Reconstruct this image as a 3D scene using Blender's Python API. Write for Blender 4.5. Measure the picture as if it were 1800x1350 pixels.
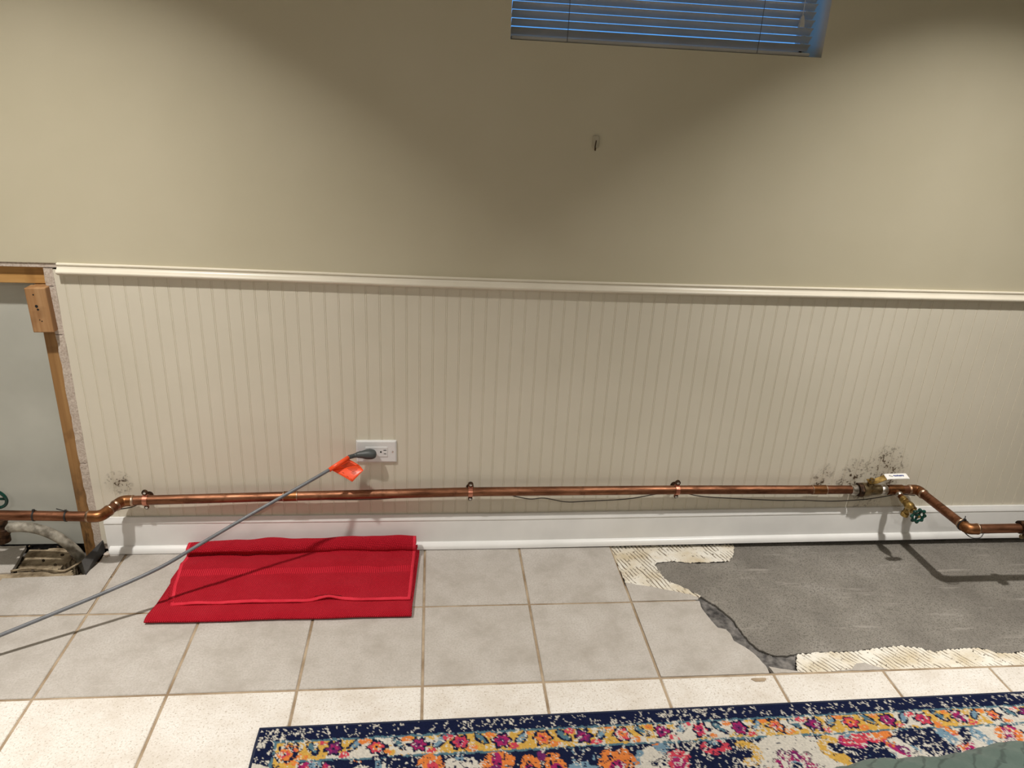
import bpy, math, random
import numpy as np
from mathutils import Vector, Matrix
random.seed(7)
rng = np.random.default_rng(11)
for o in list(bpy.data.objects):
    bpy.data.objects.remove(o, do_unlink=True)
SC = bpy.context.scene
COL = SC.collection

def S(r, g, b):                       # sRGB 0-255 -> linear
    def f(c):
        c /= 255.0
        return c / 12.92 if c <= 0.04045 else ((c + 0.055) / 1.055) ** 2.4
    return (f(r), f(g), f(b), 1.0)

# ------------------------------------------------------------------ camera
cam_d = bpy.data.cameras.new('camera')
cam = bpy.data.objects.new('camera', cam_d)
COL.objects.link(cam)
YAW, PITCH, ROLL = 0.11691, -0.38055, 0.0530
fw = Vector((math.sin(YAW) * math.cos(PITCH), math.cos(YAW) * math.cos(PITCH), math.sin(PITCH)))
rt = Vector((math.cos(YAW), -math.sin(YAW), 0))
up = rt.cross(fw)
r2 = rt * math.cos(ROLL) + up * math.sin(ROLL)
u2 = up * math.cos(ROLL) - rt * math.sin(ROLL)
M = Matrix.Identity(4)
for i in range(3):
    M[i][0], M[i][1], M[i][2] = r2[i], u2[i], -fw[i]
M[0][3], M[1][3], M[2][3] = -0.0064, -2.0774, 1.4051
cam.matrix_world = M
cam_d.sensor_fit = 'HORIZONTAL'
cam_d.sensor_width = 36.0
cam_d.lens = 36.0 * 1316.2 / 1800.0
cam_d.clip_start = 0.02
SC.camera = cam

# ------------------------------------------------------------------ world and exposure
w = bpy.data.worlds.new('World')
SC.world = w
w.use_nodes = True
bg = w.node_tree.nodes['Background']
bg.inputs['Color'].default_value = (0.10, 0.36, 0.85, 1)
bg.inputs['Strength'].default_value = 1.1
vs = SC.view_settings
vs.view_transform = 'Standard'
vs.look = 'None'
vs.gamma = 1.0
vs.use_curve_mapping = False
vs.exposure = 0.0
CEIL = 2.32
# recessed ceiling lights, the last an added wide fill for the wall centre: (x, y, watts, beam spread in degrees)
DOWNLIGHTS = [(-0.98, -0.82, 17.5, 100), (1.48, -0.80, 16.5, 99), (-0.98, -2.15, 4, 103), (1.48, -2.15, 4, 103), (0.25, -3.3, 22, 170)]

# ------------------------------------------------------------------ materials
def nt(name):
    m = bpy.data.materials.new(name)
    m.use_nodes = True
    n = m.node_tree
    return m, n, n.nodes['Principled BSDF']

def N(n, t, **kw):
    x = n.nodes.new(t)
    for k, v in kw.items():
        if k in x.inputs.keys() if hasattr(x.inputs, 'keys') else False:
            x.inputs[k].default_value = v
        else:
            setattr(x, k, v)
    return x

def coord(n, space='Object', scale=(1, 1, 1), rot=(0, 0, 0)):
    if space == 'World':
        g = n.nodes.new('ShaderNodeNewGeometry'); out = g.outputs['Position']
    else:
        g = n.nodes.new('ShaderNodeTexCoord'); out = g.outputs['Object']
    mp = n.nodes.new('ShaderNodeMapping')
    mp.inputs['Scale'].default_value = scale
    mp.inputs['Rotation'].default_value = rot
    n.links.new(out, mp.inputs['Vector'])
    return mp.outputs['Vector']

def noise(n, vec, scale, detail=4, rough=0.55):
    t = n.nodes.new('ShaderNodeTexNoise')
    t.inputs['Scale'].default_value = scale
    t.inputs['Detail'].default_value = detail
    t.inputs['Roughness'].default_value = rough
    n.links.new(vec, t.inputs['Vector'])
    return t.outputs['Fac']

def ramp(n, fac, stops):
    r = n.nodes.new('ShaderNodeValToRGB')
    e = r.color_ramp.elements
    while len(e) < len(stops):
        e.new(0.5)
    for k, (p, c) in enumerate(stops):
        e[k].position = p
        e[k].color = c if len(c) == 4 else (*c, 1)
    n.links.new(fac, r.inputs['Fac'])
    return r.outputs['Color']

def mixc(n, fac, a, b, mode='MIX'):
    m = n.nodes.new('ShaderNodeMix')
    m.data_type = 'RGBA'; m.blend_type = mode
    for s, v in ((m.inputs[0], fac), (m.inputs[6], a), (m.inputs[7], b)):
        if hasattr(v, 'links'):
            n.links.new(v, s)
        else:
            s.default_value = v
    return m.outputs[2]

def math_(n, op, a, b=0.0, clamp=False):
    m = n.nodes.new('ShaderNodeMath')
    m.operation = op; m.use_clamp = clamp
    for s, v in ((m.inputs[0], a), (m.inputs[1], b)):
        if hasattr(v, 'links'):
            n.links.new(v, s)
        else:
            s.default_value = v
    return m.outputs[0]

def bump(n, bs, h, strength=0.3, dist=0.002):
    b = n.nodes.new('ShaderNodeBump')
    b.inputs['Strength'].default_value = strength
    b.inputs['Distance'].default_value = dist
    n.links.new(h, b.inputs['Height'])
    n.links.new(b.outputs['Normal'], bs.inputs['Normal'])

W4 = (1, 1, 1, 1)
K4 = (0, 0, 0, 1)

def pmat(name, c1, c2, scale=20, rough=0.5, metal=0.0, bmp=0.0, bscale=None, bdist=0.001,
         space='Object', stretch=(1, 1, 1), lo=0.35, hi=0.65, spec=0.5):
    m, n, b = nt(name)
    v = coord(n, space, stretch)
    f = noise(n, v, scale)
    n.links.new(ramp(n, f, [(lo, c1), (hi, c2)]), b.inputs['Base Color'])
    b.inputs['Roughness'].default_value = rough
    b.inputs['Metallic'].default_value = metal
    b.inputs['Specular IOR Level'].default_value = spec
    if bmp:
        bump(n, b, noise(n, v, bscale or scale * 3, 5), bmp, bdist)
    return m

# painted wall: cream eggshell with roller stipple
def wall_mat(name, c1, c2, mould=()):
    m, n, b = nt(name)
    v = coord(n, 'World')
    col = ramp(n, noise(n, v, 2.5, 3), [(0.35, c1), (0.65, c2)])
    if mould:
        tot = None
        for (mx, mz, r, amt) in mould:
            vm = n.nodes.new('ShaderNodeVectorMath'); vm.operation = 'DISTANCE'
            n.links.new(v, vm.inputs[0]); vm.inputs[1].default_value = (mx, 0, mz)
            d = math_(n, 'MULTIPLY_ADD', vm.outputs['Value'], -1.0 / r)
            n.nodes[-1].inputs[2].default_value = 1.0
            d = math_(n, 'MULTIPLY', math_(n, 'MAXIMUM', d, 0.0), amt)
            tot = d if tot is None else math_(n, 'MAXIMUM', tot, d)
        fine = noise(n, v, 130, 3, 0.6)
        big = noise(n, v, 38, 3, 0.6)
        spots = math_(n, 'MULTIPLY', math_(n, 'SUBTRACT', math_(n, 'ADD', fine, big), 1.04), 9.0, True)
        spots = math_(n, 'MULTIPLY', spots, math_(n, 'MULTIPLY', tot, 1.6, True), True)
        col = mixc(n, spots, col, S(62, 48, 34))
        smear = math_(n, 'MULTIPLY', math_(n, 'MULTIPLY', tot, big), 0.75, True)
        col = mixc(n, smear, col, S(120, 100, 78))
    n.links.new(col, b.inputs['Base Color'])
    b.inputs['Roughness'].default_value = 0.48
    b.inputs['Specular IOR Level'].default_value = 0.35
    bump(n, b, noise(n, v, 260, 3), 0.12, 0.0008)
    return m

MOULD = [(1.505, 0.285, 0.085, 1.0), (1.405, 0.275, 0.05, .7), (1.39, 0.235, 0.06, 1.0), (1.52, 0.235, 0.05, 1.2),
         (1.30, 0.265, 0.035, .7), (1.285, 0.225, 0.045, .8), (-0.935, 0.235, 0.045, 0.9), (1.46, 0.16, 0.07, .5)]
m_wall = wall_mat('cream_wall_paint', S(196, 188, 163), S(201, 193, 169))
m_bead = wall_mat('cream_beadboard_paint', S(214, 207, 189), S(220, 213, 196), MOULD)
m_room = wall_mat('room_wall_paint', S(176, 168, 148), S(184, 176, 156))
m_ceil = pmat('ceiling_paint', S(228, 226, 220), S(234, 232, 226), 8, 0.9)
m_trim = pmat('white_trim_paint', S(226, 225, 222), S(236, 235, 232), 6, 0.32, bmp=.05, bscale=60, space='World')
m_rail = pmat('cream_trim_paint', S(222, 214, 196), S(230, 222, 205), 6, 0.30, space='World')
m_gyp = pmat('gypsum_edge', S(176, 160, 146), S(206, 194, 182), 180, 0.95, bmp=.6, bscale=320, bdist=.0015, space='World')
m_recess = pmat('recess_panel_paint', S(176, 176, 166), S(192, 192, 182), 3, 0.7, bmp=.15, bscale=80, space='World')
m_dark = pmat('dark_cavity', S(26, 22, 18), S(40, 34, 28), 30, 1.0)
m_dirt = pmat('dirt', S(38, 30, 22), S(84, 68, 50), 45, 1.0, bmp=1, bscale=90, bdist=.006, space='World')

def wood_mat(name, a, b_, c, stain=False):
    m, n, b = nt(name)
    v = coord(n, 'Object', (34, 34, 1.6))
    f = noise(n, v, 1.0, 6, 0.6)
    col = ramp(n, f, [(0.25, a), (0.5, b_), (0.72, c)])
    f2 = noise(n, coord(n, 'Object', (1, 1, 1)), 9, 3)
    col = mixc(n, ramp(n, f2, [(0.58, K4), (0.72, W4)]), col, a)
    if stain:                               # water stain rising from the foot
        sx_ = n.nodes.new('ShaderNodeSeparateXYZ')
        n.links.new(coord(n, 'World'), sx_.inputs[0])
        lowz = math_(n, 'MULTIPLY', math_(n, 'SUBTRACT', 0.34, sx_.outputs[2]), 3.5, True)
        nn_ = ramp(n, noise(n, coord(n, 'World', (30, 30, 9)), 1.4, 5, .65), [(0.46, K4), (0.62, W4)])
        col = mixc(n, math_(n, 'MULTIPLY', lowz, nn_), col, S(58, 42, 26))
    n.links.new(col, b.inputs['Base Color'])
    b.inputs['Roughness'].default_value = 0.62
    bump(n, b, f, 0.25, 0.001)
    return m
m_stud = wood_mat('pine_stud', S(104, 72, 38), S(150, 110, 64), S(172, 132, 82), True)
m_block = wood_mat('pine_block', S(122, 84, 50), S(160, 118, 76), S(184, 146, 104))
m_head = wood_mat('pine_header', S(134, 92, 46), S(184, 138, 78), S(204, 160, 100))

def tile_mat(name, c1, c2, c3, pit):
    m, n, b = nt(name)
    v = coord(n, 'World')
    oi = n.nodes.new('ShaderNodeObjectInfo')
    f = noise(n, v, 9, 6, 0.7)
    col = ramp(n, f, [(0.3, c1), (0.52, c2), (0.72, c3)])
    g = noise(n, v, 200, 5, 0.75)
    col = mixc(n, ramp(n, g, [(0.36, (0.8,) * 3 + (1,)), (0.54, K4)]), col, c1)
    col = mixc(n, math_(n, 'MULTIPLY', oi.outputs['Random'], 0.14), col, c1)
    h = noise(n, v, 90, 4, 0.6)
    if pit:
        p = noise(n, v, 210, 2, 0.5)
        pm = ramp(n, p, [(0.33, W4), (0.40, K4)])
        col = mixc(n, math_(n, 'MULTIPLY', pm, 0.6), col, S(158, 142, 122))
        h = math_(n, 'SUBTRACT', h, pm)
    n.links.new(col, b.inputs['Base Color'])
    b.inputs['Roughness'].default_value = 0.45
    b.inputs['Specular IOR Level'].default_value = 0.4
    bump(n, b, h, 0.16, 0.001)
    return m
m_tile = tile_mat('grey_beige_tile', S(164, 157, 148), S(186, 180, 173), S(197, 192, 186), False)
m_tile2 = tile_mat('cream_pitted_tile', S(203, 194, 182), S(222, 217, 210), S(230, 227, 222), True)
m_grout = pmat('brown_grout', S(134, 114, 90), S(172, 154, 130), 14, 0.95, bmp=.5, bscale=300, space='World')

def concrete_mat():
    m, n, b = nt('new_concrete')
    v = coord(n, 'World')
    f = noise(n, v, 4.5, 6, 0.6)
    col = ramp(n, f, [(0.3, S(110, 105, 98)), (0.55, S(132, 127, 119)), (0.75, S(150, 145, 138))])
    g = noise(n, v, 300, 3, 0.6)
    col = mixc(n, ramp(n, g, [(0.38, (0.75, 0.75, 0.75, 1)), (0.50, K4)]), col, S(78, 74, 67))
    v2 = coord(n, 'World', (2.2, 16, 1), (0, 0, 0.22))
    t = noise(n, v2, 2.0, 5, 0.6)
    col = mixc(n, ramp(n, t, [(0.60, K4), (0.70, (0.55, 0.55, 0.55, 1))]), col, S(164, 158, 150))
    n.links.new(col, b.inputs['Base Color'])
    b.inputs['Roughness'].default_value = 0.8
    bump(n, b, math_(n, 'ADD', g, math_(n, 'MULTIPLY', t, 1.5)), 0.35, 0.0015)
    return m
m_conc = concrete_mat()
m_rough = pmat('old_rough_concrete', S(52, 50, 50), S(128, 124, 120), 50, 0.95, bmp=1, bscale=70, bdist=.006, space='World', lo=.3, hi=.72)

def thinset_mat():
    m, n, b = nt('ridged_thinset')
    v = coord(n, 'World')
    at = n.nodes.new('ShaderNodeAttribute'); at.attribute_name = 'ridge'
    f = noise(n, v, 10, 4)
    col = ramp(n, f, [(0.42, S(226, 221, 210)), (0.66, S(200, 186, 158))])
    col = mixc(n, ramp(n, at.outputs['Fac'], [(0.10, W4), (0.38, K4)]), col, S(110, 96, 78))
    sp = noise(n, v, 120, 3)
    col = mixc(n, ramp(n, sp, [(0.64, K4), (0.70, W4)]), col, S(90, 78, 62))
    n.links.new(col, b.inputs['Base Color'])
    b.inputs['Roughness'].default_value = 0.9
    bump(n, b, noise(n, v, 300, 4), 0.5, 0.001)
    return m
m_thin = thinset_mat()
m_thin2 = pmat('stained_thinset', S(96, 80, 58), S(172, 156, 130), 26, 0.95, bmp=1, bscale=70, bdist=.005, space='World')

def copper_mat(name, a, b_, c, rough=0.3):
    m, n, b = nt(name)
    v = coord(n, 'World', (6, 40, 40))
    f = noise(n, v, 1.5, 5, 0.65)
    f2 = noise(n, coord(n, 'World'), 28, 4, 0.6)
    col = ramp(n, f, [(0.3, a), (0.52, b_), (0.75, c)])
    col = mixc(n, ramp(n, f2, [(0.56, K4), (0.74, (0.8, 0.8, 0.8, 1))]), col, a)
    n.links.new(col, b.inputs['Base Color'])
    b.inputs['Metallic'].default_value = 1.0
    n.links.new(ramp(n, f2, [(0.3, (rough,) * 3), (0.8, (rough + .25,) * 3)]), b.inputs['Roughness'])
    return m
m_cu = copper_mat('copper_pipe', S(88, 56, 40), S(138, 94, 70), S(166, 120, 94), 0.38)
m_cu2 = copper_mat('tarnished_copper_fitting', S(80, 50, 30), S(142, 96, 62), S(176, 126, 86), 0.34)
m_strap = copper_mat('copper_strap', S(150, 88, 70), S(206, 140, 116), S(218, 158, 136), 0.3)
m_solder2 = pmat('thin_solder', S(140, 108, 84), S(196, 174, 152), 90, 0.4, 1.0, space='World')
m_solder = pmat('solder', S(150, 140, 128), S(222, 216, 208), 60, 0.35, 1.0)
m_brass = pmat('aged_brass', S(120, 96, 54), S(196, 166, 104), 50, 0.34, 1.0, space='World')
m_bronze = pmat('grey_bronze_valve_body', S(104, 90, 68), S(158, 140, 108), 60, 0.42, 1.0, space='World')
m_rust = pmat('corroded_dark_metal', S(38, 28, 22), S(92, 66, 46), 70, 0.6, .7, bmp=.6, bscale=140, space='World')
m_green = pmat('green_enamel', S(8, 44, 38), S(14, 66, 56), 40, 0.22)
m_steel = pmat('bright_screw', S(190, 186, 180), S(222, 220, 216), 40, 0.25, 1.0)
m_black = pmat('black_plastic', S(24, 23, 23), S(34, 33, 33), 40, 0.45)
m_blackplate = pmat('black_plate', S(46, 45, 45), S(64, 62, 60), 30, 0.5, .2, bmp=.2)
m_label = pmat('white_vinyl', S(236, 234, 228), S(244, 242, 238), 20, 0.3)
m_ink = pmat('blue_ink', S(40, 64, 140), S(52, 78, 156), 20, 0.5)
m_inkb = pmat('black_ink', S(40, 14, 10), S(58, 22, 14), 20, 0.6)
m_conduit = pmat('weathered_conduit', S(104, 98, 86), S(178, 172, 158), 34, 0.7, .2, bmp=.4, bscale=90, space='World')
m_wire = pmat('dark_wire', S(46, 42, 38), S(84, 78, 70), 5, 0.5, space='World')
m_cord = pmat('grey_cord', S(92, 94, 98), S(108, 110, 114), 20, 0.42)
m_plug = pmat('charcoal_plug', S(62, 66, 66), S(74, 78, 78), 20, 0.45)
m_orange = pmat('orange_tag', S(250, 82, 34), S(255, 92, 44), 12, 0.35)
m_plate = pmat('white_outlet_plastic', S(222, 221, 220), S(230, 229, 228), 10, 0.3)
m_slot = pmat('slot_black', S(14, 13, 12), S(20, 19, 18), 10, 0.8)
m_hook = pmat('clear_hook', S(176, 168, 146), S(186, 178, 158), 20, 0.15)
m_slat = pmat('white_blind_slat', S(196, 194, 190), S(206, 204, 200), 10, 0.4)
m_cordgrey = pmat('grey_blind_cord', S(96, 94, 90), S(110, 108, 104), 10, 0.8)
m_win = pmat('white_window_frame', S(214, 216, 218), S(224, 226, 228), 8, 0.4)
m_glow_trim = pmat('white_light_trim', S(236, 236, 234), S(242, 242, 240), 10, 0.5)
m_bedw = wood_mat('bed_wood', S(92, 62, 40), S(120, 84, 54), S(138, 100, 66))
m_matt = pmat('mattress_ticking', S(222, 220, 214), S(232, 230, 224), 12, 0.9)

def towel_mat(name, rib=False):
    m, n, b = nt(name)
    v = coord(n, 'Object')
    f = noise(n, v, 12, 4)
    col = ramp(n, f, [(0.3, S(206, 34, 52)), (0.7, S(222, 48, 66))])
    if rib:
        wv = n.nodes.new('ShaderNodeTexWave'); wv.wave_type = 'BANDS'; wv.bands_direction = 'X'
        wv.inputs['Scale'].default_value = 55; wv.inputs['Distortion'].default_value = 0.4
        n.links.new(v, wv.inputs['Vector']); h = wv.outputs['Fac']
    else:
        h = None
        for rot in (0.75, -0.55):
            wv = n.nodes.new('ShaderNodeTexWave'); wv.wave_type = 'BANDS'; wv.bands_direction = 'X'
            wv.inputs['Scale'].default_value = 75; wv.inputs['Distortion'].default_value = 0.8
            wv.inputs['Detail Scale'].default_value = 3
            n.links.new(coord(n, 'Object', (1, 1, 1), (0, 0, rot)), wv.inputs['Vector'])
            h = wv.outputs['Fac'] if h is None else math_(n, 'MULTIPLY', h, wv.outputs['Fac'])
    col = mixc(n, ramp(n, h, [(0.0, (0.9, 0.9, 0.9, 1)), (0.45, K4)]), col, S(146, 10, 26))
    n.links.new(col, b.inputs['Base Color'])
    b.inputs['Roughness'].default_value = 0.95
    b.inputs['Specular IOR Level'].default_value = 0.1
    b.inputs['Sheen Weight'].default_value = 0.25
    b.inputs['Sheen Tint'].default_value = S(240, 90, 100)
    bump(n, b, h, 0.9, 0.003)
    return m
m_towel = towel_mat('red_terry')
m_towelb = towel_mat('red_terry_band', True)
m_hem = pmat('red_hem', S(200, 44, 60), S(212, 54, 70), 30, 0.9, bmp=.4, bscale=200, spec=.1)

def rug_mat():
    m, n, b = nt('rug_pile')
    at = n.nodes.new('ShaderNodeVertexColor'); at.layer_name = 'Col'
    v = coord(n, 'Object')
    g = noise(n, v, 500, 3)
    col = mixc(n, math_(n, 'MULTIPLY', g, 0.25), at.outputs['Color'], (0.02, 0.02, 0.03, 1))
    n.links.new(col, b.inputs['Base Color'])
    b.inputs['Roughness'].default_value = 1.0
    b.inputs['Specular IOR Level'].default_value = 0.05
    bump(n, b, noise(n, v, 420, 4, .7), 0.8, 0.003)
    return m
m_rug = rug_mat()
m_bind = pmat('navy_binding', S(22, 28, 48), S(32, 40, 64), 200, 0.95, bmp=.5, bscale=400)

def quilt_mat():
    m, n, b = nt('sage_quilt')
    v = coord(n, 'Object', (1, 1, 1), (0, 0, 0.9))
    f = noise(n, v, 7, 4)
    col = ramp(n, f, [(0.3, S(72, 89, 81)), (0.7, S(88, 105, 96))])
    wv = n.nodes.new('ShaderNodeTexWave'); wv.wave_type = 'BANDS'; wv.bands_direction = 'X'
    wv.inputs['Scale'].default_value = 11; wv.inputs['Distortion'].default_value = 5; wv.inputs['Detail'].default_value = 3
    wv.inputs['Detail Scale'].default_value = 2.0
    n.links.new(v, wv.inputs['Vector'])
    col = mixc(n, ramp(n, wv.outputs['Fac'], [(0.0, (.75, .75, .75, 1)), (0.10, K4)]), col, S(48, 62, 56))   # stitched channels
    n.links.new(col, b.inputs['Base Color'])
    b.inputs['Roughness'].default_value = 0.85
    b.inputs['Sheen Weight'].default_value = 0.2
    bump(n, b, noise(n, v, 160, 4), 0.3, 0.002)
    return m
m_quilt = quilt_mat()

def glass_mat():
    m, n, b = nt('window_glass')
    v = coord(n, 'World')
    b.inputs['Transmission Weight'].default_value = 1.0
    n.links.new(ramp(n, noise(n, v, 3), [(0, (0.03,) * 3), (1, (0.05,) * 3)]), b.inputs['Roughness'])
    b.inputs['IOR'].default_value = 1.02
    b.inputs['Base Color'].default_value = (0.95, 0.97, 1, 1)
    return m
m_glass = glass_mat()

def emit_mat(name, c, s):
    m, n, b = nt(name)
    v = coord(n, 'World')
    b.inputs['Base Color'].default_value = W4
    n.links.new(ramp(n, noise(n, v, 3), [(0, c), (1, c)]), b.inputs['Emission Color'])
    b.inputs['Emission Strength'].default_value = s
    return m
m_lamp = emit_mat('lit_diffuser', (1.0, 0.9, 0.74, 1), 6)

# ------------------------------------------------------------------ mesh helpers
class MB:
    def __init__(s):
        s.v, s.f = [], []

    def add(s, vs, fs):
        k = len(s.v)
        s.v += [tuple(p) for p in vs]
        s.f += [tuple(k + i for i in f) for f in fs]
        return s

    def box(s, x0, x1, y0, y1, z0, z1):
        return s.add([(x0, y0, z0), (x1, y0, z0), (x1, y1, z0), (x0, y1, z0), (x0, y0, z1), (x1, y0, z1), (x1, y1, z1), (x0, y1, z1)],
                     [(3, 2, 1, 0), (4, 5, 6, 7), (0, 1, 5, 4), (1, 2, 6, 5), (2, 3, 7, 6), (3, 0, 4, 7)])

    def prism(s, poly, z0, z1):                # poly CCW in xy
        n = len(poly)
        a = sum(poly[i][0] * poly[(i + 1) % n][1] - poly[(i + 1) % n][0] * poly[i][1] for i in range(n))
        if a < 0:
            poly = poly[::-1]
        return s.add([(x, y, z0) for x, y in poly] + [(x, y, z1) for x, y in poly],
                     [tuple(range(n - 1, -1, -1)), tuple(range(n, 2 * n))] + [(i, (i + 1) % n, n + (i + 1) % n, n + i) for i in range(n)])

    def rings(s, rings, caps=True, closed=False):
        n = len(rings[0])
        vs = [p for r in rings for p in r]
        fs = []
        m = len(rings)
        for j in range(m - 1 if not closed else m):
            a, b = j * n, ((j + 1) % m) * n
            for i in range(n):
                fs.append((a + i, a + (i + 1) % n, b + (i + 1) % n, b + i))
        if caps and not closed:
            fs.append(tuple(range(n - 1, -1, -1)))
            fs.append(tuple((m - 1) * n + i for i in range(n)))
        return s.add(vs, fs)

    def tube(s, pts, r, n=16, caps=True, closed=False):
        pts = [Vector(p) for p in pts]
        m = len(pts)
        rad = r if hasattr(r, '__len__') else [r] * m
        ref = None
        rings = []
        for i in range(m):
            if closed:
                t = (pts[(i + 1) % m] - pts[i - 1]).normalized()
            else:
                t = (pts[min(i + 1, m - 1)] - pts[max(i - 1, 0)]).normalized()
            if ref is None:
                ref = t.orthogonal().normalized()
            ref = (ref - t * ref.dot(t)).normalized()
            bi = t.cross(ref)
            rings.append([pts[i] + (ref * math.cos(2 * math.pi * k / n) + bi * math.sin(2 * math.pi * k / n)) * rad[i] for k in range(n)])
        return s.rings(rings, caps, closed)

    def lathe(s, prof, origin, axis, n=20):    # prof: (t along axis, radius)
        axis = Vector(axis).normalized(); origin = Vector(origin)
        a = axis.orthogonal().normalized(); b = axis.cross(a)
        return s.rings([[origin + axis * t + (a * math.cos(2 * math.pi * k / n) + b * math.sin(2 * math.pi * k / n)) * r for k in range(n)] for t, r in prof])

    def hexn(s, t0, t1, r, origin, axis):
        return s.lathe([(t0, r * .9), (t0 + .001, r), (t1 - .001, r), (t1, r * .9)], origin, axis, 6)

    def sweep_x(s, prof, xs, zoff=lambda x: 0, yoff=lambda x: 0):   # prof (y,z) closed polygon
        return s.rings([[(x, y + yoff(x), z + zoff(x)) for y, z in prof] for x in xs])

    def obj(s, name, mat, parent=None, smooth=False, bevel=0, loc=None):
        me = bpy.data.meshes.new(name)
        c = Vector(loc) if loc is not None else Vector((0, 0, 0))
        me.from_pydata([tuple(Vector(v) - c) for v in s.v], [], s.f)
        me.update()
        return link(name, me, mat, parent, smooth, bevel, loc)

WL = {}
def link(name, me, mat, parent=None, smooth=False, bevel=0, loc=None):
    if mat is not None and len(me.materials) == 0:
        me.materials.append(mat)
    o = bpy.data.objects.new(name, me)
    COL.objects.link(o)
    wl = Vector(loc) if loc is not None else Vector((0, 0, 0))      # world place of this object's origin
    WL[o.name] = wl
    o.location = wl
    if parent is not None:
        o.parent = parent
        o.location = wl - WL.get(parent.name, parent.location)
    if smooth:
        me.polygons.foreach_set('use_smooth', [True] * len(me.polygons))
        if smooth == 'angle':
            md = o.modifiers.new('edge', 'EDGE_SPLIT'); md.split_angle = math.radians(35)
    if bevel:
        md = o.modifiers.new('bevel', 'BEVEL'); md.width = bevel; md.segments = 2; md.limit_method = 'ANGLE'
        md.angle_limit = math.radians(40)
    return o

def tag(o, label, cat=None, group=None, kind=None):
    o['label'] = label
    if cat: o['category'] = cat
    if group: o['group'] = group
    if kind: o['kind'] = kind
    return o

def struct(o, label):
    o['kind'] = 'structure'; o['label'] = label
    return o

def thing(name, label, cat, loc=(0, 0, 0), group=None):
    o = bpy.data.objects.new(name, None)
    COL.objects.link(o)
    o.location = loc
    WL[o.name] = Vector(loc)
    o.empty_display_size = 0.05
    return tag(o, label, cat, group)

def arc_pts(c, r, a0, a1, n, fn):
    return [fn(c, r, a0 + (a1 - a0) * i / n) for i in range(n + 1)]

def fillet(pts, rad, seg=8):
    """round the corners of a 3-D polyline"""
    P = [Vector(p) for p in pts]
    out = [P[0]]
    for i in range(1, len(P) - 1):
        a = (P[i - 1] - P[i]).normalized(); b = (P[i + 1] - P[i]).normalized()
        ang = a.angle(b)
        d = min(rad / math.tan(ang / 2), (P[i - 1] - P[i]).length * .49, (P[i + 1] - P[i]).length * .49)
        p0, p1 = P[i] + a * d, P[i] + b * d
        for k in range(seg + 1):
            t = k / seg
            out.append(p0 * (1 - t) ** 2 + P[i] * 2 * t * (1 - t) + p1 * t ** 2)
    out.append(P[-1])
    return out

def spline(pts, seg=8):
    P = [Vector(p) for p in pts]
    P = [P[0] * 2 - P[1]] + P + [P[-1] * 2 - P[-2]]
    out = []
    for i in range(1, len(P) - 2):
        for k in range(seg):
            t = k / seg
            a, b, c, d = P[i - 1], P[i], P[i + 1], P[i + 2]
            out.append(0.5 * ((2 * b) + (c - a) * t + (2 * a - 5 * b + 4 * c - d) * t * t + (3 * b - a - 3 * c + d) * t ** 3))
    out.append(P[-2])
    return out

# value noise for python-side shapes
_G = rng.random((64, 64))
def vnoise(x, y):
    x = np.asarray(x, float); y = np.asarray(y, float)
    xi = np.floor(x).astype(int); yi = np.floor(y).astype(int)
    fx = x - xi; fy = y - yi
    fx = fx * fx * (3 - 2 * fx); fy = fy * fy * (3 - 2 * fy)
    g = lambda a, b: _G[a % 64, b % 64]
    return (g(xi, yi) * (1 - fx) + g(xi + 1, yi) * fx) * (1 - fy) + (g(xi, yi + 1) * (1 - fx) + g(xi + 1, yi + 1) * fx) * fy
def fbm(x, y):
    return vnoise(x, y) * .55 + vnoise(x * 2.1 + 7, y * 2.1 + 3) * .3 + vnoise(x * 4.3 + 1, y * 4.3 + 9) * .15

# ------------------------------------------------------------------ room shell
XL, XR, YF = -2.7, 3.3, -4.3
BEAD = 0.03793
WX0, WX1, WZ0, WZ1 = 0.187, 1.017, 1.510, 1.96         # window opening
OPX = -1.034                                           # right end of the cut-out in the wall
b = MB()
b.box(XL, -1.0, 0, .16, .9035, CEIL); b.box(-1.0, .1, 0, .16, .8852, CEIL)
b.box(.1, WX0, 0, .16, .8652, CEIL); b.box(WX1, XR, 0, .16, .8652, CEIL)
b.box(WX0, WX1, 0, .16, .8652, WZ0); b.box(WX0, WX1, 0, .16, WZ1, CEIL)
wall = struct(b.obj('wall_back', m_wall), 'cream painted wall above the chair rail')
# drywall behind the beadboard, with its raw cut edge showing at the left
b = MB()
xs = [OPX]
n = 46
b.box(OPX + .014, .60, .0052, .0178, .0, .8645)
b.box(.60, XR, .0052, .0178, .018, .8645)
dw = struct(b.obj('wall_back_lower', m_gyp), 'plasterboard behind the beadboard panelling')
# crumbly cut strip of the drywall (parts of the wall): three lengths parted by cracks
zc = [0.0, 0.30, 0.70, 0.838, .889]
for k in range(4):
    z0, z1 = zc[k] + .0012, zc[k + 1] - .0012
    zz = np.linspace(z0, z1, max(3, int((z1 - z0) / .012)))
    vs, fs = [], []
    for i, z in enumerate(zz):
        le = OPX + (-.004 - .002 * z / .9) + .0035 * (vnoise(z * 60, 3) - .5)
        vs += [(le, .0178, z), (le + .001, .0042 + .002 * vnoise(z * 90, 8), z), (OPX + .0195, .0035 + .0015 * vnoise(z * 70, 1), z), (OPX + .0195, .0178, z)]
    m = len(zz)
    for i in range(m - 1):
        for j in range(4):
            fs.append((i * 4 + j, i * 4 + (j + 1) % 4, (i + 1) * 4 + (j + 1) % 4, (i + 1) * 4 + j))
    fs += [(3, 2, 1, 0), tuple((m - 1) * 4 + j for j in range(4))]
    o = MB().add(vs, fs).obj('cut_plaster_strip', m_gyp, dw)
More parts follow.
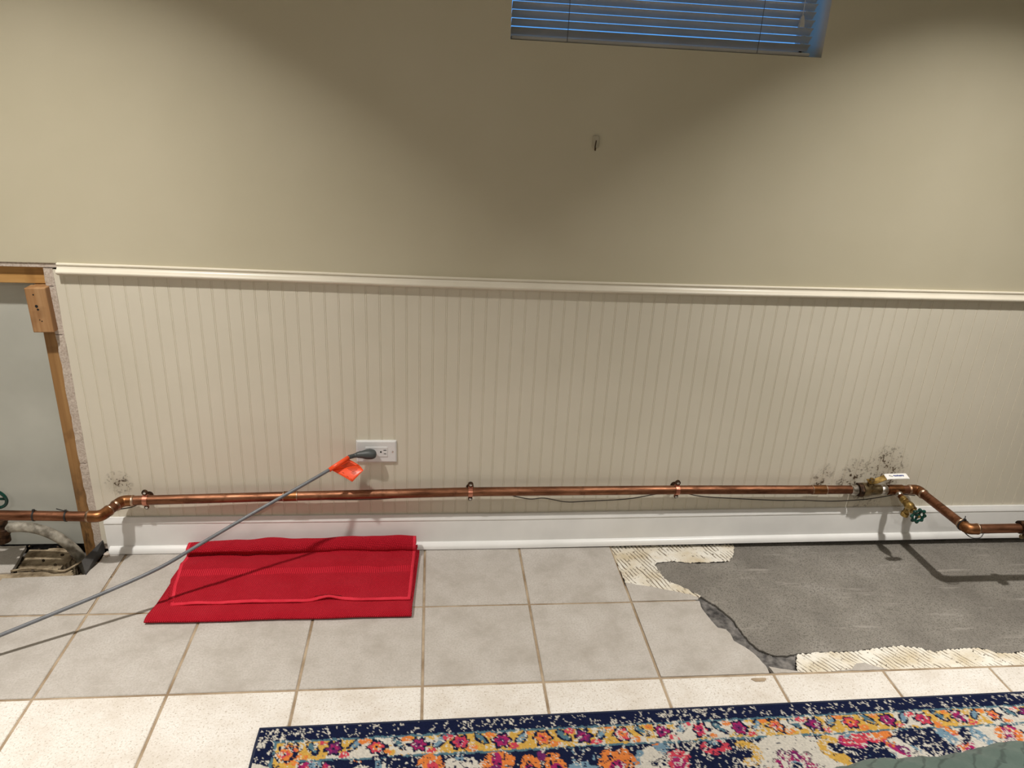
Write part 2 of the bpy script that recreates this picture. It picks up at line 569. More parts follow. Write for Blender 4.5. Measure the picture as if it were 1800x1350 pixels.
# other walls, ceiling
struct(MB().box(XL - .1, XL, YF, .3, -.1, CEIL).obj('wall_left', m_room), 'cream side wall on the left, out of view')
struct(MB().box(XR, XR + .1, YF, .3, -.1, CEIL).obj('wall_right', m_room), 'cream side wall on the right, out of view')
struct(MB().box(XL - .1, XR + .1, YF - .1, YF, -.1, CEIL).obj('wall_front', m_room), 'cream wall behind the camera')
struct(MB().box(XL - .1, XR + .1, YF - .1, .3, CEIL, CEIL + .1).obj('ceiling', m_ceil), 'white ceiling with recessed lights')
struct(MB().box(XL - .1, XR + .1, .162, .30, -.12, 1.50).obj('wall_foundation', m_dark), 'dark foundation wall behind the cavity')

# beadboard: one tongued board per bead
prof = [(0.0, 0.0006), (.0012, .0006), (.0017, .0017), (.0022, .0013), (.0030, .0007), (.0040, .0005), (.0050, .0007), (.0058, .0013), (.0063, .0017), (.0068, .0006), (.0080, .0006)]
pts = [(x - .004, y) for x, y in prof] + [(BEAD - .004, .0006)]
def board_mesh(z0, z1, name='board'):
    poly = pts + [(BEAD - .004, .0050), (-.004, .0050)]
    mb = MB()
    mb.rings([[(x, y, z0) for x, y in poly], [(x, y, z1) for x, y in poly]])
    me = bpy.data.meshes.new(name); me.from_pydata(mb.v, [], mb.f); me.update(); me.materials.append(m_bead)
    return me
bead_root = struct(MB().box(-1.0115, XR, .0050, .0052, .03, .8645).obj('wall_wainscot', m_bead), 'cream beadboard wainscot panelling')
meA, meB = board_mesh(.022, .885), board_mesh(.030, .865)
k = -26
while k * BEAD < XR - BEAD:
    o = bpy.data.objects.new('board', meA if k * BEAD < .06 else meB)
    COL.objects.link(o); o.parent = bead_root; o.location = (k * BEAD, 0, 0)
    k += 1
# last board at the cut, its edge slanting
xe = -26 * BEAD - .004
b = MB()
sec = []
for z in np.linspace(.022, .885, 12):
    xl = -1.0125 + .0012 * (vnoise(z * 40, 5) - .5)
    sec.append([(xl, .0006, z), (xe, .0006, z), (xe, .005, z), (xl, .005, z)])
b.rings(sec)
o = b.obj('board', m_bead, bead_root)

# chair rail (slightly bowed) -------------------------------------------------
rx = [-1.0, -.79, -.59, -.36, -.13, .04, .22, .47, .72, .98, 1.25, 1.52, 1.8, 2.4, XR]
rz = [.9046, .9032, .9010, .8980, .8944, .8924, .8908, .8893, .8885, .8885, .8890, .8892, .8896, .8900, .8900]
railz = lambda x: float(np.interp(x, rx, rz))
prof = [(0.0, 0.0), (-.006, .0), (-.0085, -.002), (-.0085, -.005), (-.006, -.008), (-.0065, -.013), (-.010, -.018), (-.0155, -.021),
        (-.0185, -.025), (-.0185, -.029), (-.016, -.033), (-.0115, -.0345), (-.0115, -.037), (0.0, -.037)]
xs = list(np.linspace(-.998, XR, 90))
b = MB(); b.sweep_x([(y_, z_ * .84) for y_, z_ in prof], xs, zoff=railz)
struct(b.obj('trim_1', m_rail, smooth='angle'), 'glossy cream chair rail moulding across the wall')
# torn paint line left behind where the rail was cut away
b = MB(); b.box(-1.9, -.997, .0035, .0178, .8905, .9028)
struct(b.obj('trim_3', m_gyp), 'torn paint edge above the wooden header')

# baseboard + shoe ---------------------------------------------------------------
bz = lambda x: float(np.interp(x, [-1, .25, 1.0, 1.9, XR], [0, .001, .008, .0145, .016]))
prof = [(0, .0), (-.0125, .0), (-.0125, .092), (-.0115, .0965), (-.0135, .099), (-.0130, .104), (-.0085, .111), (-.0065, .1165), (0, .1165)]
xs = list(np.linspace(-.992, XR, 60))
b = MB(); b.sweep_x(prof, xs, zoff=lambda x: bz(x) + .002)
struct(b.obj('baseboard_back', m_trim, smooth='angle'), 'tall white painted baseboard along the wall')
prof = [(-.012, .0)] + [(-.012 - .0165 * math.cos(a), .0005 + .0195 * math.sin(a)) for a in np.linspace(0, math.pi / 2, 9)]
xs = list(np.linspace(-.985, XR, 60))
b = MB(); b.sweep_x(prof, xs, zoff=lambda x: bz(x) + .001)
struct(b.obj('trim_2', m_trim, smooth='angle'), 'white quarter-round shoe moulding under the baseboard')

# recess behind the cut-out ------------------------------------------------------
b = MB(); b.box(-2.69, -.9, .060, .072, -.016, 1.0)
struct(b.obj('wall_recess', m_recess), 'grey-white board at the back of the open wall cavity')
b = MB(); b.box(XL, -1.92, 0, .018, .0, .905)
struct(b.obj('wall_back_end', m_wall), 'cream wall left of the cavity, out of view')

def plank(name, x0, x1, y0, y1, z0, z1, mat, label, cat, bev=.0025, along='z', rot=0):
    c = Vector(((x0 + x1) / 2, (y0 + y1) / 2, (z0 + z1) / 2))
    hx, hy, hz = (x1 - x0) / 2, (y1 - y0) / 2, (z1 - z0) / 2
    if along == 'x':
        mb = MB().box(-hz, hz, -hy, hy, -hx, hx)
        o = mb.obj(name, mat, bevel=bev)
        o.rotation_euler = (0, math.pi / 2, 0); o.location = c
    else:
        o = MB().box(-hx, hx, -hy, hy, -hz, hz).obj(name, mat, bevel=bev)
        o.location = c; o.rotation_euler = (0, rot, 0)
    return tag(o, label, cat)
plank('wooden_stud', -1.0765, -1.0385, .0182, .0590, -.050, .8395, m_stud, 'upright pine wall stud stained dark near its foot, at cavity edge', 'stud')
plank('wooden_header', -1.90, -1.0395, .0182, .0590, .8410, .8895, m_head, 'horizontal pine header board across the top of the open cavity', 'board', along='x')
blk = plank('wood_block', -1.0835, -1.0300, -.0195, .0178, .714, .8385, m_block, 'short pine block with a knot hole, fixed to the stud top', 'wood block', rot=-.02)
for (kx, kz, rr) in ((-.004, .012, .0042), (-.002, .003, .0030), (-.006, .044, .0022), (.002, -.03, .0018), (-.003, -.026, .0015)):
    kh = MB().lathe([(0, rr), (.0006, rr * .9)], (kx, -.0187, kz), (0, -1, 0), 9).obj('knot_hole', m_slot, None)
    kh.parent = blk

# ------------------------------------------------------------------ floor
TS, TX0, TY0 = 0.30563, -0.0192, -0.3071
G2 = 0.0034
b = MB()
b.box(XL, XR, YF, -.135, -.10, -.016); b.box(-1.000, XR, -.135, .162, -.10, -.016)
b.box(XL, -1.0, -.135, .162, -.14, -.062)
floor = struct(b.obj('floor', m_rough), 'concrete subfloor under the tiles')
removed = set()
cells = []
for j in range(-1, 12):
    for i in range(-9, 11):
        x0, x1 = TX0 + i * TS, TX0 + (i + 1) * TS
        y1 = TY0 - j * TS; y0 = y1 - TS
        if x0 < XL - .3 or x1 > XR + .3 or y0 < YF - .3:
            continue
        x0, x1, y0 = max(x0, XL), min(x1, XR), max(y0, YF)
        if x1 - x0 < .02 or y1 - y0 < .02:
            continue
        if j == -1:
            y1 = -.006
        if j == -1 and (i >= 2 or i <= -4):
            continue
        if j == 0 and i >= 2:
            continue
        cells.append((i, j, x0, x1, y0, y1))
# grout bed
b = MB()
for (i, j, x0, x1, y0, y1) in cells:
    b.box(x0, x1, y0, y1, -.015, -.0026)
g = b.obj('grout', m_grout, floor); g['label'] = 'brown grout between the tiles'
tcache = {}
def tile_mesh(wd, hg, mat):
    key = (round(wd, 4), round(hg, 4), mat.name)
    if key not in tcache:
        hx, hy, bv = wd / 2 - G2, hg / 2 - G2, .0016
        mb = MB()
        mb.rings([[(-hx, -hy, -.009), (hx, -hy, -.009), (hx, hy, -.009), (-hx, hy, -.009)],
                  [(-hx, -hy, -bv), (hx, -hy, -bv), (hx, hy, -bv), (-hx, hy, -bv)],
                  [(-hx + bv, -hy + bv, 0), (hx - bv, -hy + bv, 0), (hx - bv, hy - bv, 0), (-hx + bv, hy - bv, 0)]])
        me = bpy.data.meshes.new('tile'); me.from_pydata(mb.v, [], mb.f); me.update(); me.materials.append(mat)
        tcache[key] = me
    return tcache[key]
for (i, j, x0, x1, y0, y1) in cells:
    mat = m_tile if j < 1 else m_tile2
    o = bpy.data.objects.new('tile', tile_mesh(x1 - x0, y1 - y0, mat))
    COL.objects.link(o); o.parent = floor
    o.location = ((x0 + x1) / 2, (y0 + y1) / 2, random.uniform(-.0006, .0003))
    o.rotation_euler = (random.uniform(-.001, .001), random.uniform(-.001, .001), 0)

def jag(poly, amp, step, closed=True, keep=()):
    """subdivide edges and roughen them"""
    out = []
    n = len(poly)
    for i in range(n if closed else n - 1):
        a, c = poly[i], poly[(i + 1) % n]
        L = math.hypot(c[0] - a[0], c[1] - a[1])
        m = max(1, int(L / step)) if i not in keep else 1
        for k in range(m):
            t = k / m
            d = 0 if (k == 0 or i in keep) else random.uniform(-amp, amp)
            nx, ny = -(c[1] - a[1]) / max(L, 1e-6), (c[0] - a[0]) / max(L, 1e-6)
            out.append((a[0] + (c[0] - a[0]) * t + nx * d, a[1] + (c[1] - a[1]) * t + ny * d))
    if not closed:
        out.append(poly[-1])
    return out
ga, gb = TX0 + 2 * TS + G2, TX0 + 3 * TS - G2
# sliver left of the broken tile nearest the baseboard
p = [(ga, TY0 + G2), (.797, TY0 + G2), (.802, -.294), (.784, -.280), (.744, -.265), (.696, -.247), (.647, -.231), (ga, -.215)]
MB().prism(jag(p, .0015, .01, keep=(0, 7)), -.012, -.0002).obj('broken_tile', m_tile, floor)
# big scalloped broken tile
p = [(ga, TY0 - TS + G2), (gb - .006, TY0 - TS + G2), (.890, -.583), (.883, -.557), (.869, -.523), (.850, -.498), (.839, -.484), (.840, -.456), (.834, -.437), (.813, -.429), (.802, -.384), (.795, -.336), (.799, TY0 - G2), (ga, TY0 - G2)]
MB().prism(jag(p, .0014, .012, keep=(0, 12, 13)), -.012, 0).obj('broken_tile', m_tile, floor)
# small leftovers in front of the patch
p = [(gb + 2 * G2, TY0 - TS + G2), (.985, TY0 - TS + G2), (.955, -.602), (.925, -.594), (gb + 2 * G2 - .004, -.585)]
MB().prism(jag(p, .001, .01), -.012, -.0008).obj('broken_tile', m_tile, floor)
p = [(1.06, TY0 - TS + G2), (1.22, TY0 - TS + G2), (1.187, -.595), (1.171, -.582), (1.146, -.584), (1.122, -.604)]
MB().prism(jag(p, .001, .01), -.012, -.0010).obj('broken_tile', m_tile, floor)
# grout under those fragments + stub of grout line beside the patch
b = MB(); b.prism([(ga - 2 * G2, TY0 - TS - .001), (.888, TY0 - TS - .001), (.86, -.52), (.80, -.43), (.785, -.34), (.79, -.30), (ga - 2 * G2, -.225)], -.0155, -.0030)
b.box(.86, XR, TY0 - TS - .001, TY0 - TS + .0045, -.0155, -.0028)
b.obj('grout', m_grout, floor)
# cut tiles along the wall cavity
p = [(TX0 - 4 * TS + G2, TY0 + G2), (TX0 - 3 * TS - G2, TY0 + G2), (TX0 - 3 * TS - G2, -.008), (-.999, -.008), (-.997, -.057), (-1.012, -.113), (-1.016, -.127), (-1.052, -.131), (TX0 - 4 * TS + G2, -.1385)]
MB().prism(jag(p, .001, .02, keep=(0, 1)), -.012, 0).obj('cut_tile', m_tile, floor)
for kk in (5, 6, 7):
    xa = TX0 - kk * TS
    p = [(xa + G2, TY0 + G2), (xa + TS - G2, TY0 + G2), (xa + TS - G2, -.139), (xa + G2, -.1395)]
    MB().prism(jag(p, .001, .02, keep=(0, 1)), -.012, 0).obj('cut_tile', m_tile, floor)
b = MB(); b.box(XL, TX0 - 3 * TS + .002, TY0 - .001, -.136, -.0155, -.0028); b.box(-1.002, TX0 - 3 * TS + .002, -.14, -.006, -.0155, -.0028)
b.obj('grout', m_grout, floor)

# concrete patch, thinset, rough old concrete ---------------------------------------
conc = [(1.02, .10), (1.017, -.026), (.998, -.071), (.97, -.106), (.908, -.110), (.84, -.111), (.777, -.100), (.727, -.108), (.714, -.12), (.723, -.156), (.725, -.189), (.744, -.209), (.78, -.239),
        (.816, -.279), (.851, -.328), (.873, -.377), (.88, -.427), (.888, -.481), (.903, -.513), (.934, -.535), (.973, -.539), (1.002, -.531), (1.068, -.529), (1.168, -.529), (1.25, -.519),
        (1.313, -.512), (1.359, -.521), (1.398, -.541), (1.455, -.532), (1.544, -.529), (1.58, -.551), (1.618, -.557), (1.669, -.547), (1.80, -.55), (2.0, -.535), (2.3, -.55), (2.6, -.54), (2.6, .10)]
def in_poly(X, Y, poly):
    ins = np.zeros(X.shape, bool)
    n = len(poly)
    for i in range(n):
        (x1, y1), (x2, y2) = poly[i], poly[(i + 1) % n]
        c = ((y1 > Y) != (y2 > Y)) & (X < (x2 - x1) * (Y - y1) / (y2 - y1 + 1e-12) + x1)
        ins ^= c
    return ins
cp = jag(conc, .0022, .009, keep=(0, 36, 37))
o = MB().prism(cp, -.0155, -.0085).obj('concrete_patch', m_conc, floor, bevel=.0012)
o['label'] = 'smooth grey new concrete patch with an irregular edge'

def ridged(name, poly, z, angle, period, amp, res=.0026, mask=None, label=None):
    P = np.array(poly)
    xs = np.arange(P[:, 0].min() - res, P[:, 0].max() + res, res)
    ys = np.arange(P[:, 1].min() - res, P[:, 1].max() + res, res)
    X, Y = np.meshgrid(xs, ys)
    ins = in_poly(X, Y, poly)
    ca, sa = math.cos(angle), math.sin(angle)
    U = X * ca + Y * sa + .006 * (fbm(X * 22, Y * 22) - .5) * 2
    rdg = .5 + .5 * np.sin(U * 2 * math.pi / period)
    rdg = np.clip(rdg * 1.3, 0, 1)
    sm = np.clip((fbm(X * 26 + 3, Y * 26) - .5) * 5, 0, 1)      # smeared areas
    rdg = rdg * (1 - sm) + sm * .85
    rdg = rdg * (.55 + .9 * np.clip(fbm(X * 90, Y * 90), 0, 1) * .7)
    rdg = np.clip(rdg, 0, 1)
    Z = z + amp * (rdg - 1) + .0012 * (fbm(X * 60, Y * 60) - .5)
    idx = -np.ones(X.shape, int)
    cell = ins[:-1, :-1] & ins[1:, :-1] & ins[:-1, 1:] & ins[1:, 1:]
    use = np.zeros(X.shape, bool)
    use[:-1, :-1] |= cell; use[1:, :-1] |= cell; use[:-1, 1:] |= cell; use[1:, 1:] |= cell
    idx[use] = np.arange(use.sum())
    vs = np.stack([X[use], Y[use], Z[use]], 1)
    a = idx[:-1, :-1][cell]; c = idx[:-1, 1:][cell]; d = idx[1:, 1:][cell]; e = idx[1:, :-1][cell]
    me = bpy.data.meshes.new(name)
    me.from_pydata(vs.tolist(), [], np.stack([a, c, d, e], 1).tolist())
    at = me.attributes.new('ridge', 'FLOAT', 'POINT')
    at.data.foreach_set('value', rdg[use].astype(np.float32))
    o = link(name, me, m_thin, floor, smooth=True)
    if label: o['label'] = label
    return o
t1 = [(TX0 + 2 * TS - G2, -.012), (TX0 + 2 * TS + G2 * 1.5, -.214), (.647, -.230), (.696, -.246), (.744, -.264), (.784, -.279), (.806, -.292), (.818, -.281), (.782, -.241), (.746, -.211), (.727, -.191), (.725, -.157), (.716, -.121), (.728, -.110), (.777, -.102), (.84, -.113), (.908, -.112), (.972, -.108), (1.0, -.072), (1.019, -.026), (1.02, -.012)]
ridged('thinset_bed', jag(t1, .002, .008), -.0045, .35, .0125, .0042, label='white ridged tile adhesive beside the concrete patch')
t2 = [(.965, -.6095), (.975, -.585), (.985, -.56), (1.002, -.533), (1.068, -.531), (1.168, -.531), (1.25, -.521), (1.313, -.514), (1.359, -.523), (1.398, -.543), (1.455, -.534), (1.544, -.531), (1.58, -.553), (1.618, -.559), (1.669, -.549), (1.80, -.552), (2.0, -.537), (2.3, -.552), (2.6, -.542), (2.6, -.6095)]
ridged('thinset_bed', jag(t2, .002, .008), -.0050, .55, .0120, .0045, label='cream ridged tile adhesive strip in front of the concrete patch')
# rough broken concrete along the scalloped tile: lumpy mesh
rp = [(.80, -.296), (.816, -.281), (.849, -.328), (.871, -.377), (.878, -.427), (.886, -.481), (.901, -.515), (.934, -.538), (.973, -.541), (1.003, -.533), (.988, -.56), (.975, -.585), (.96, -.606), (.90, -.60), (.86, -.51), (.80, -.43), (.79, -.33)]
P = np.array(rp); res = .004
X, Y = np.meshgrid(np.arange(.785, 1.01, res), np.arange(-.612, -.275, res))
ins = in_poly(X, Y, rp)
Z = -.0125 + .006 * (fbm(X * 45, Y * 45) - .45)
idx = np.arange(X.size).reshape(X.shape)
cell = ins[:-1, :-1] & ins[1:, 1:] & ins[:-1, 1:] & ins[1:, :-1]
fs = np.stack([idx[:-1, :-1][cell], idx[:-1, 1:][cell], idx[1:, 1:][cell], idx[1:, :-1][cell]], 1)
o = MB().add(np.stack([X.ravel(), Y.ravel(), Z.ravel()], 1).tolist(), fs.tolist()).obj('rough_concrete', m_rough, floor, smooth=True)
o['label'] = 'dark rough old concrete between broken tile and new patch'
# stain drop on the front tile
b = MB(); b.prism([(.851 + .019 * math.cos(a) * (1 + .2 * math.sin(3 * a)), -.632 + .0085 * math.sin(a) * (1 + .3 * math.cos(2 * a))) for a in np.linspace(0, 6.283, 22)[:-1]], 0, .0006)
b.obj('adhesive_blob', m_grout, floor)

# rubble in the cavity --------------------------------------------------------------
def lumpy(name, poly, z0, z1, amp, mat, tilt=(0, 0), label=None, res=.006):
    P = np.array(poly); cx, cy = P.mean(0)
    X, Y = np.meshgrid(np.arange(P[:, 0].min() - res, P[:, 0].max() + res, res), np.arange(P[:, 1].min() - res, P[:, 1].max() + res, res))
    ins = in_poly(X, Y, poly)
    Zt = z1 + amp * (fbm(X * 35, Y * 35) - .5) * 2 + (X - cx) * tilt[0] + (Y - cy) * tilt[1]
    idx = np.arange(X.size).reshape(X.shape)
    cell = ins[:-1, :-1] & ins[1:, 1:] & ins[:-1, 1:] & ins[1:, :-1]
    fs = np.stack([idx[:-1, :-1][cell], idx[:-1, 1:][cell], idx[1:, 1:][cell], idx[1:, :-1][cell]], 1)
    mb = MB().add(np.stack([X.ravel(), Y.ravel(), Zt.ravel()], 1).tolist(), fs.tolist())
    used = set(fs.ravel().tolist())
    # skirt
    from collections import Counter
    ec = Counter()
    for q in fs.tolist():
        for a in range(4):
            ec[(q[a], q[(a + 1) % 4])] += 1
    for (a, c) in list(ec):
        if (c, a) not in ec:
            va, vc = mb.v[a], mb.v[c]
            mb.add([va, (va[0], va[1], z0), (vc[0], vc[1], z0), vc], [(0, 1, 2, 3)])
    o = mb.obj(name, mat, floor)
    if label: o['label'] = label
    return o
b = MB(); b.box(XL, -1.0, -.136, .0605, -.063, -.0615)
b.obj('soil', m_dirt, floor)['label'] = 'dark dirt at the bottom of the cavity'
lumpy('broken_mortar', [(-1.245, .022), (-1.13, .026), (-1.088, -.03), (-1.108, -.085), (-1.18, -.084), (-1.23, -.09)], -.062, -.012, .003, m_thin2, (.0, .05), 'stained slab of old mortar in the cavity')
lumpy('broken_mortar', [(-1.30, -.09), (-1.10, -.094), (-1.072, -.08), (-1.058, -.104), (-1.045, -.118), (-1.02, -.133), (-1.30, -.1385)], -.062, -.010, .004, m_thin2, (0, .0), 'crumbly ledge of mortar along the cut tile')
lumpy('broken_mortar', [(-1.085, -.02), (-1.062, -.07), (-1.075, -.075), (-1.10, -.03)], -.062, -.016, .003, m_thin2)
o = MB().prism(jag([(-1.56, .028), (-1.253, .030), (-1.234, -.104), (-1.56, -.108)], .0015, .015), -.012, 0).obj('loose_tile', m_tile, floor)
o.location = (0, 0, -.003); o.rotation_euler = (.03, 0, 0); o['label'] = 'loose grey tile piece in the cavity'
for k in range(26):
    cx, cy = random.uniform(-1.26, -1.03), random.uniform(-.10, .04)
    r = random.uniform(.002, .006)
    pz = -.012 if cx < -1.10 else -.058
    mb = MB(); mb.lathe([(-r * .6, r * .5), (0, r), (r * .6, r * .5)], (cx, cy, pz + r * .4), (random.uniform(-1, 1), random.uniform(-1, 1), 1), 6)
    mb.obj('rubble', random.choice([m_thin2, m_dirt, m_gyp]), floor)
lumpy('rubble', [(-1.0, -.035), (-.99, -.045), (-.978, -.036), (-.985, -.026), (-.998, -.024)], -.001, .006, .003, m_gyp, res=.002)
# twisted root-like wire scrap in the cavity
MB().tube(spline([(-1.235, -.098, -.004), (-1.19, -.092, .0), (-1.14, -.098, .001), (-1.115, -.106, .004), (-1.10, -.104, -.002), (-1.08, -.098, -.004), (-1.062, -.07, -.004), (-1.05, -.04, -.008)], 6), .0035, 8).obj('root_scrap', m_thin2, floor, smooth=True)

# ------------------------------------------------------------------ window and blind
b = MB()
for (x0, x1, z0, z1) in ((WX0, WX1, WZ0, WZ0 + .03), (WX0, WX1, WZ1 - .03, WZ1), (WX0, WX0 + .008, WZ0, WZ1), (WX1 - .008, WX1, WZ0, WZ1)):
    b.box(x0, x1, .125, .158, z0, z1)
win = struct(b.obj('window_1', m_win), 'small high basement window behind a white blind')
MB().box(WX0 + .008, WX1 - .008, .138, .142, WZ0 + .03, WZ1 - .03).obj('pane', m_glass, win)
# mini blind
BX0, BX1, BY = WX0 + .0055, WX1 - .0165, .046
bl = thing('window_blind', 'white horizontal slat blind with nearly closed slats in the high window', 'blind', (WX0, BY, WZ0))
SP, SW, TH = .0196, .0250, math.radians(39)
nsl = int((WZ1 - WZ0 - .05) / SP)
prof = []
for t in np.linspace(-.5, .5, 7):
    prof.append((t * SW, .0018 * (1 - 4 * t * t)))
poly = [(a, c + .0003) for a, c in prof] + [(a, c - .0003) for a, c in prof[::-1]]
ct, st = math.cos(TH), math.sin(TH)
# inner (room) edge up, outer edge down
sec = [(a * ct + c * st, -a * st + c * ct) for a, c in poly]
mb = MB()
mb.rings([[(x, y, z) for y, z in sec] for x in (BX0, BX1)])
me = bpy.data.meshes.new('slat'); me.from_pydata(mb.v, [], mb.f); me.update(); me.materials.append(m_slat)
for k in range(nsl):
    o = bpy.data.objects.new('slat', me); COL.objects.link(o); o.parent = bl
    o.location = (-WX0 + random.uniform(-.0015, .0015), 0, .024 + k * SP)
    o.rotation_euler = (random.uniform(-.03, .03), 0, 0)
MB().box(BX0, BX1, BY - .011, BY + .011, WZ0 + .0025, WZ0 + .0115).obj('bottom_rail', m_slat, bl, bevel=.003)
MB().box(BX0, BX1, BY - .018, BY + .018, WZ1 - .030, WZ1 - .002).obj('head_rail', m_slat, bl, bevel=.002)
for x in (.338, .852):
    MB().tube([(x, BY - .0125, WZ0 + .004), (x + .0006, BY - .0125, WZ0 + .04), (x, BY - .0125, WZ1 - .03)], .0008, 6).obj('ladder_cord', m_cordgrey, bl)
MB().tube([(.958, BY - .02, WZ1 - .03), (.957, BY - .021, WZ0 + .098)], .0009, 6).obj('pull_cord', m_win, bl)
MB().lathe([(0, .002), (.003, .0045), (.022, .0085), (.028, .0085), (.0285, .007)], (.957, BY - .022, WZ0 + .100), (0, 0, -1), 4).obj('tassel', m_slat, bl)

# ------------------------------------------------------------------ adhesive hook on the wall
hk = thing('wall_hook', 'small clear adhesive hook below the window on the upper wall', 'hook', (.429, 0, 1.27))
def rrect(cx, cz, wx, hz, r, n=5):
    out = []
    for (sx, sz, a0) in ((1, 1, 0), (-1, 1, 90), (-1, -1, 180), (1, -1, 270)):
        for k in range(n + 1):
            a = math.radians(a0 + 90 * k / n)
            out.append((cx + sx * (wx / 2 - r) + r * math.cos(a), cz + sz * (hz / 2 - r) + r * math.sin(a)))
    return out
def slab_y(poly, y0, y1, inset=0.0):
    mb = MB()
    c = (sum(p[0] for p in poly) / len(poly), sum(p[1] for p in poly) / len(poly))
    rings = [[(x, y0, z) for x, z in poly], [(x, y1 + (y0 - y1) * .35, z) for x, z in poly]]
    if inset:
        sc = []
        for x, z in poly:
            dx, dz = x - c[0], z - c[1]
            sc.append((x - math.copysign(min(inset, abs(dx)), dx), z - math.copysign(min(inset, abs(dz)), dz)))
        rings.append([(x, y1, z) for x, z in sc])
    else:
        rings[-1] = [(x, y1, z) for x, z in poly]
    mb.rings(rings)
    return mb
slab_y(rrect(.429, 1.272, .019, .034, .006), -.0003, -.004, .002).obj('hook_base', m_hook, hk)
MB().tube(fillet([(.4295, -.004, 1.276), (.4275, -.0065, 1.262), (.4270, -.0085, 1.252), (.4270, -.015, 1.250), (.4270, -.0165, 1.258)], .003), .0013, 8).obj('wire_hook', m_rust, hk, smooth=True)

# ------------------------------------------------------------------ outlet
ot = thing('wall_outlet', 'white two-gang-height outlet plate mounted sideways on the beadboard', 'outlet', (-.168, 0, .343))
ot['label'] = 'white wall outlet mounted sideways on the beadboard above the pipe'
ox, oz = -.1685, .3435
slab_y(rrect(ox, oz, .1215, .0740, .002, 3), .0004, -.0062, .0042).obj('cover_plate', m_plate, ot)
rec = slab_y(rrect(ox + .0005, oz, .067, .0330, .0015, 2), -.004, -.0078, .0008).obj('receptacle', m_plate, ot)
for s in (1,):
    cx = ox + .0215
    for (dx, dz, wx, hz) in ((.0045, .0062, .0090, .0020), (.0045, -.0062, .0076, .0020)):
        MB().box(cx + dx - wx / 2, cx + dx + wx / 2, -.0082, -.0076, oz + dz - hz / 2, oz + dz + hz / 2).obj('slot', m_slot, rec)
    MB().lathe([(0, .0028), (.0005, .0028)], (cx - .008, -.0077, oz), (0, -1, 0), 12).obj('ground_hole', m_slot, rec)
for s in (-1, 1):
    MB().lathe([(0, .0034), (.001, .0030), (.0014, .001)], (ox + s * .049, -.0060, oz), (0, -1, 0), 14).obj('screw', m_steel, ot, smooth='angle')

# ------------------------------------------------------------------ power cord with plug and tag
cd = thing('power_cord', 'grey extension cord with dark plug and orange tag stretching from outlet to floor', 'power cord', (-.19, -.03, .353))
px0 = -.1895
mb = MB()
sec = []
for (t, hw, hh, yc) in ((0.0225, .003, .003, -.026), (.0215, .0072, .0072, -.026), (.0190, .0108, .0108, -.026), (.015, .0135, .0135, -.025), (.0095, .0153, .0153, -.025), (.002, .0160, .0160, -.024), (-.008, .0150, .0150, -.025), (-.020, .0110, .0115, -.027), (-.033, .0092, .0095, -.029), (-.038, .0070, .0075, -.030)):
    ring = []
    for k in range(20):
        a = 2 * math.pi * k / 20
        y = yc - hw * math.sin(a) * (1.05)
        z = oz + .0015 + hh * math.cos(a)
        ring.append((px0 + t, max(min(y, -.0085), -.046), z))
    sec.append(ring)
mb.rings(sec[::-1])
mb.obj('plug', m_plug, cd, smooth=True)
cpts = [(-.2250, -.0310, .3450), (-.2345, -.0330, .3440), (-.2440, -.0370, .3425), (-.2560, -.0450, .3385)]
MB().lathe([(0, .0074), (.004, .0076)] + [(.0055 + .0042 * i // 1 * 1.0 if False else .0055 + .0021 * i, .0060 if i % 2 else .0072) for i in range(9)] + [(.026, .0058)], cpts[0], Vector(cpts[2]) - Vector(cpts[0]), 14).obj('strain_relief', m_plug, cd)
cord_path = [cpts[0], cpts[2], (-.2560, -.0460, .3390), (-.2990, -.0800, .3235), (-.356, -.112, .3005), (-.421, -.143, .2735), (-.495, -.179, .2430), (-.569, -.214, .2105), (-.650, -.252, .1740), (-.736, -.294, .1370), (-.859, -.356, .1060), (-1.070, -.462, .0640), (-1.28, -.57, .024), (-1.42, -.64, .0075), (-1.62, -.78, .0060), (-1.85, -1.02, .0060), (-1.98, -1.4, .0060), (-2.0, -2.0, .0060)]
MB().tube(spline(cord_path, 8), .0051, 14).obj('cable', m_cord, cd, smooth=True)
# orange tag: sleeve round the cord, shaded upper fold, bright lower flap
A, B_ = Vector((-.3010, -.0820, .3222)), Vector((-.2490, -.0400, .3415))
MB().tube([A, (A + B_) / 2 + Vector((0, -.001, .0005)), B_], .0066, 14).obj('tag_sleeve', m_orange, cd, smooth=True)
c0, c1 = Vector((-.2960, -.0650, .3120)), Vector((-.2180, -.0420, .3170))    # crease
d1, d0 = Vector((-.2030, -.0640, .3110)), Vector((-.2350, -.0840, .2830))    # flap corners
d2 = Vector((-.2960, -.0850, .3170))
def patch(p00, p10, p11, p01, n=8, bulge=Vector((0, 0, 0)), th=.0004):
    vs = []
    for j in range(n + 1):
        for i in range(n + 1):
            u, v_ = i / n, j / n
            q = (p00 * (1 - u) + p10 * u) * (1 - v_) + (p01 * (1 - u) + p11 * u) * v_
            vs.append(q + bulge * (4 * u * (1 - u) * v_ * .5 + 2 * v_ * (1 - v_)))
    return MB().add(vs, [(j * (n + 1) + i, j * (n + 1) + i + 1, (j + 1) * (n + 1) + i + 1, (j + 1) * (n + 1) + i) for j in range(n) for i in range(n)])
def solid(o, t):
    md = o.modifiers.new('solid', 'SOLIDIFY'); md.thickness = t; md.offset = 0
    return o
t_up = solid(patch(A + Vector((0, -.001, -.006)), B_ + Vector((.002, -.001, -.006)), c1, c0, bulge=Vector((0, .002, 0))).obj('tag_fold', m_orange, cd, smooth=True), .0005)
t_lo = solid(patch(c0, c1, d1, d0 + Vector((0, 0, 0)), bulge=Vector((0, .001, .001))).obj('tag_flap', m_orange, cd, smooth=True), .0005)
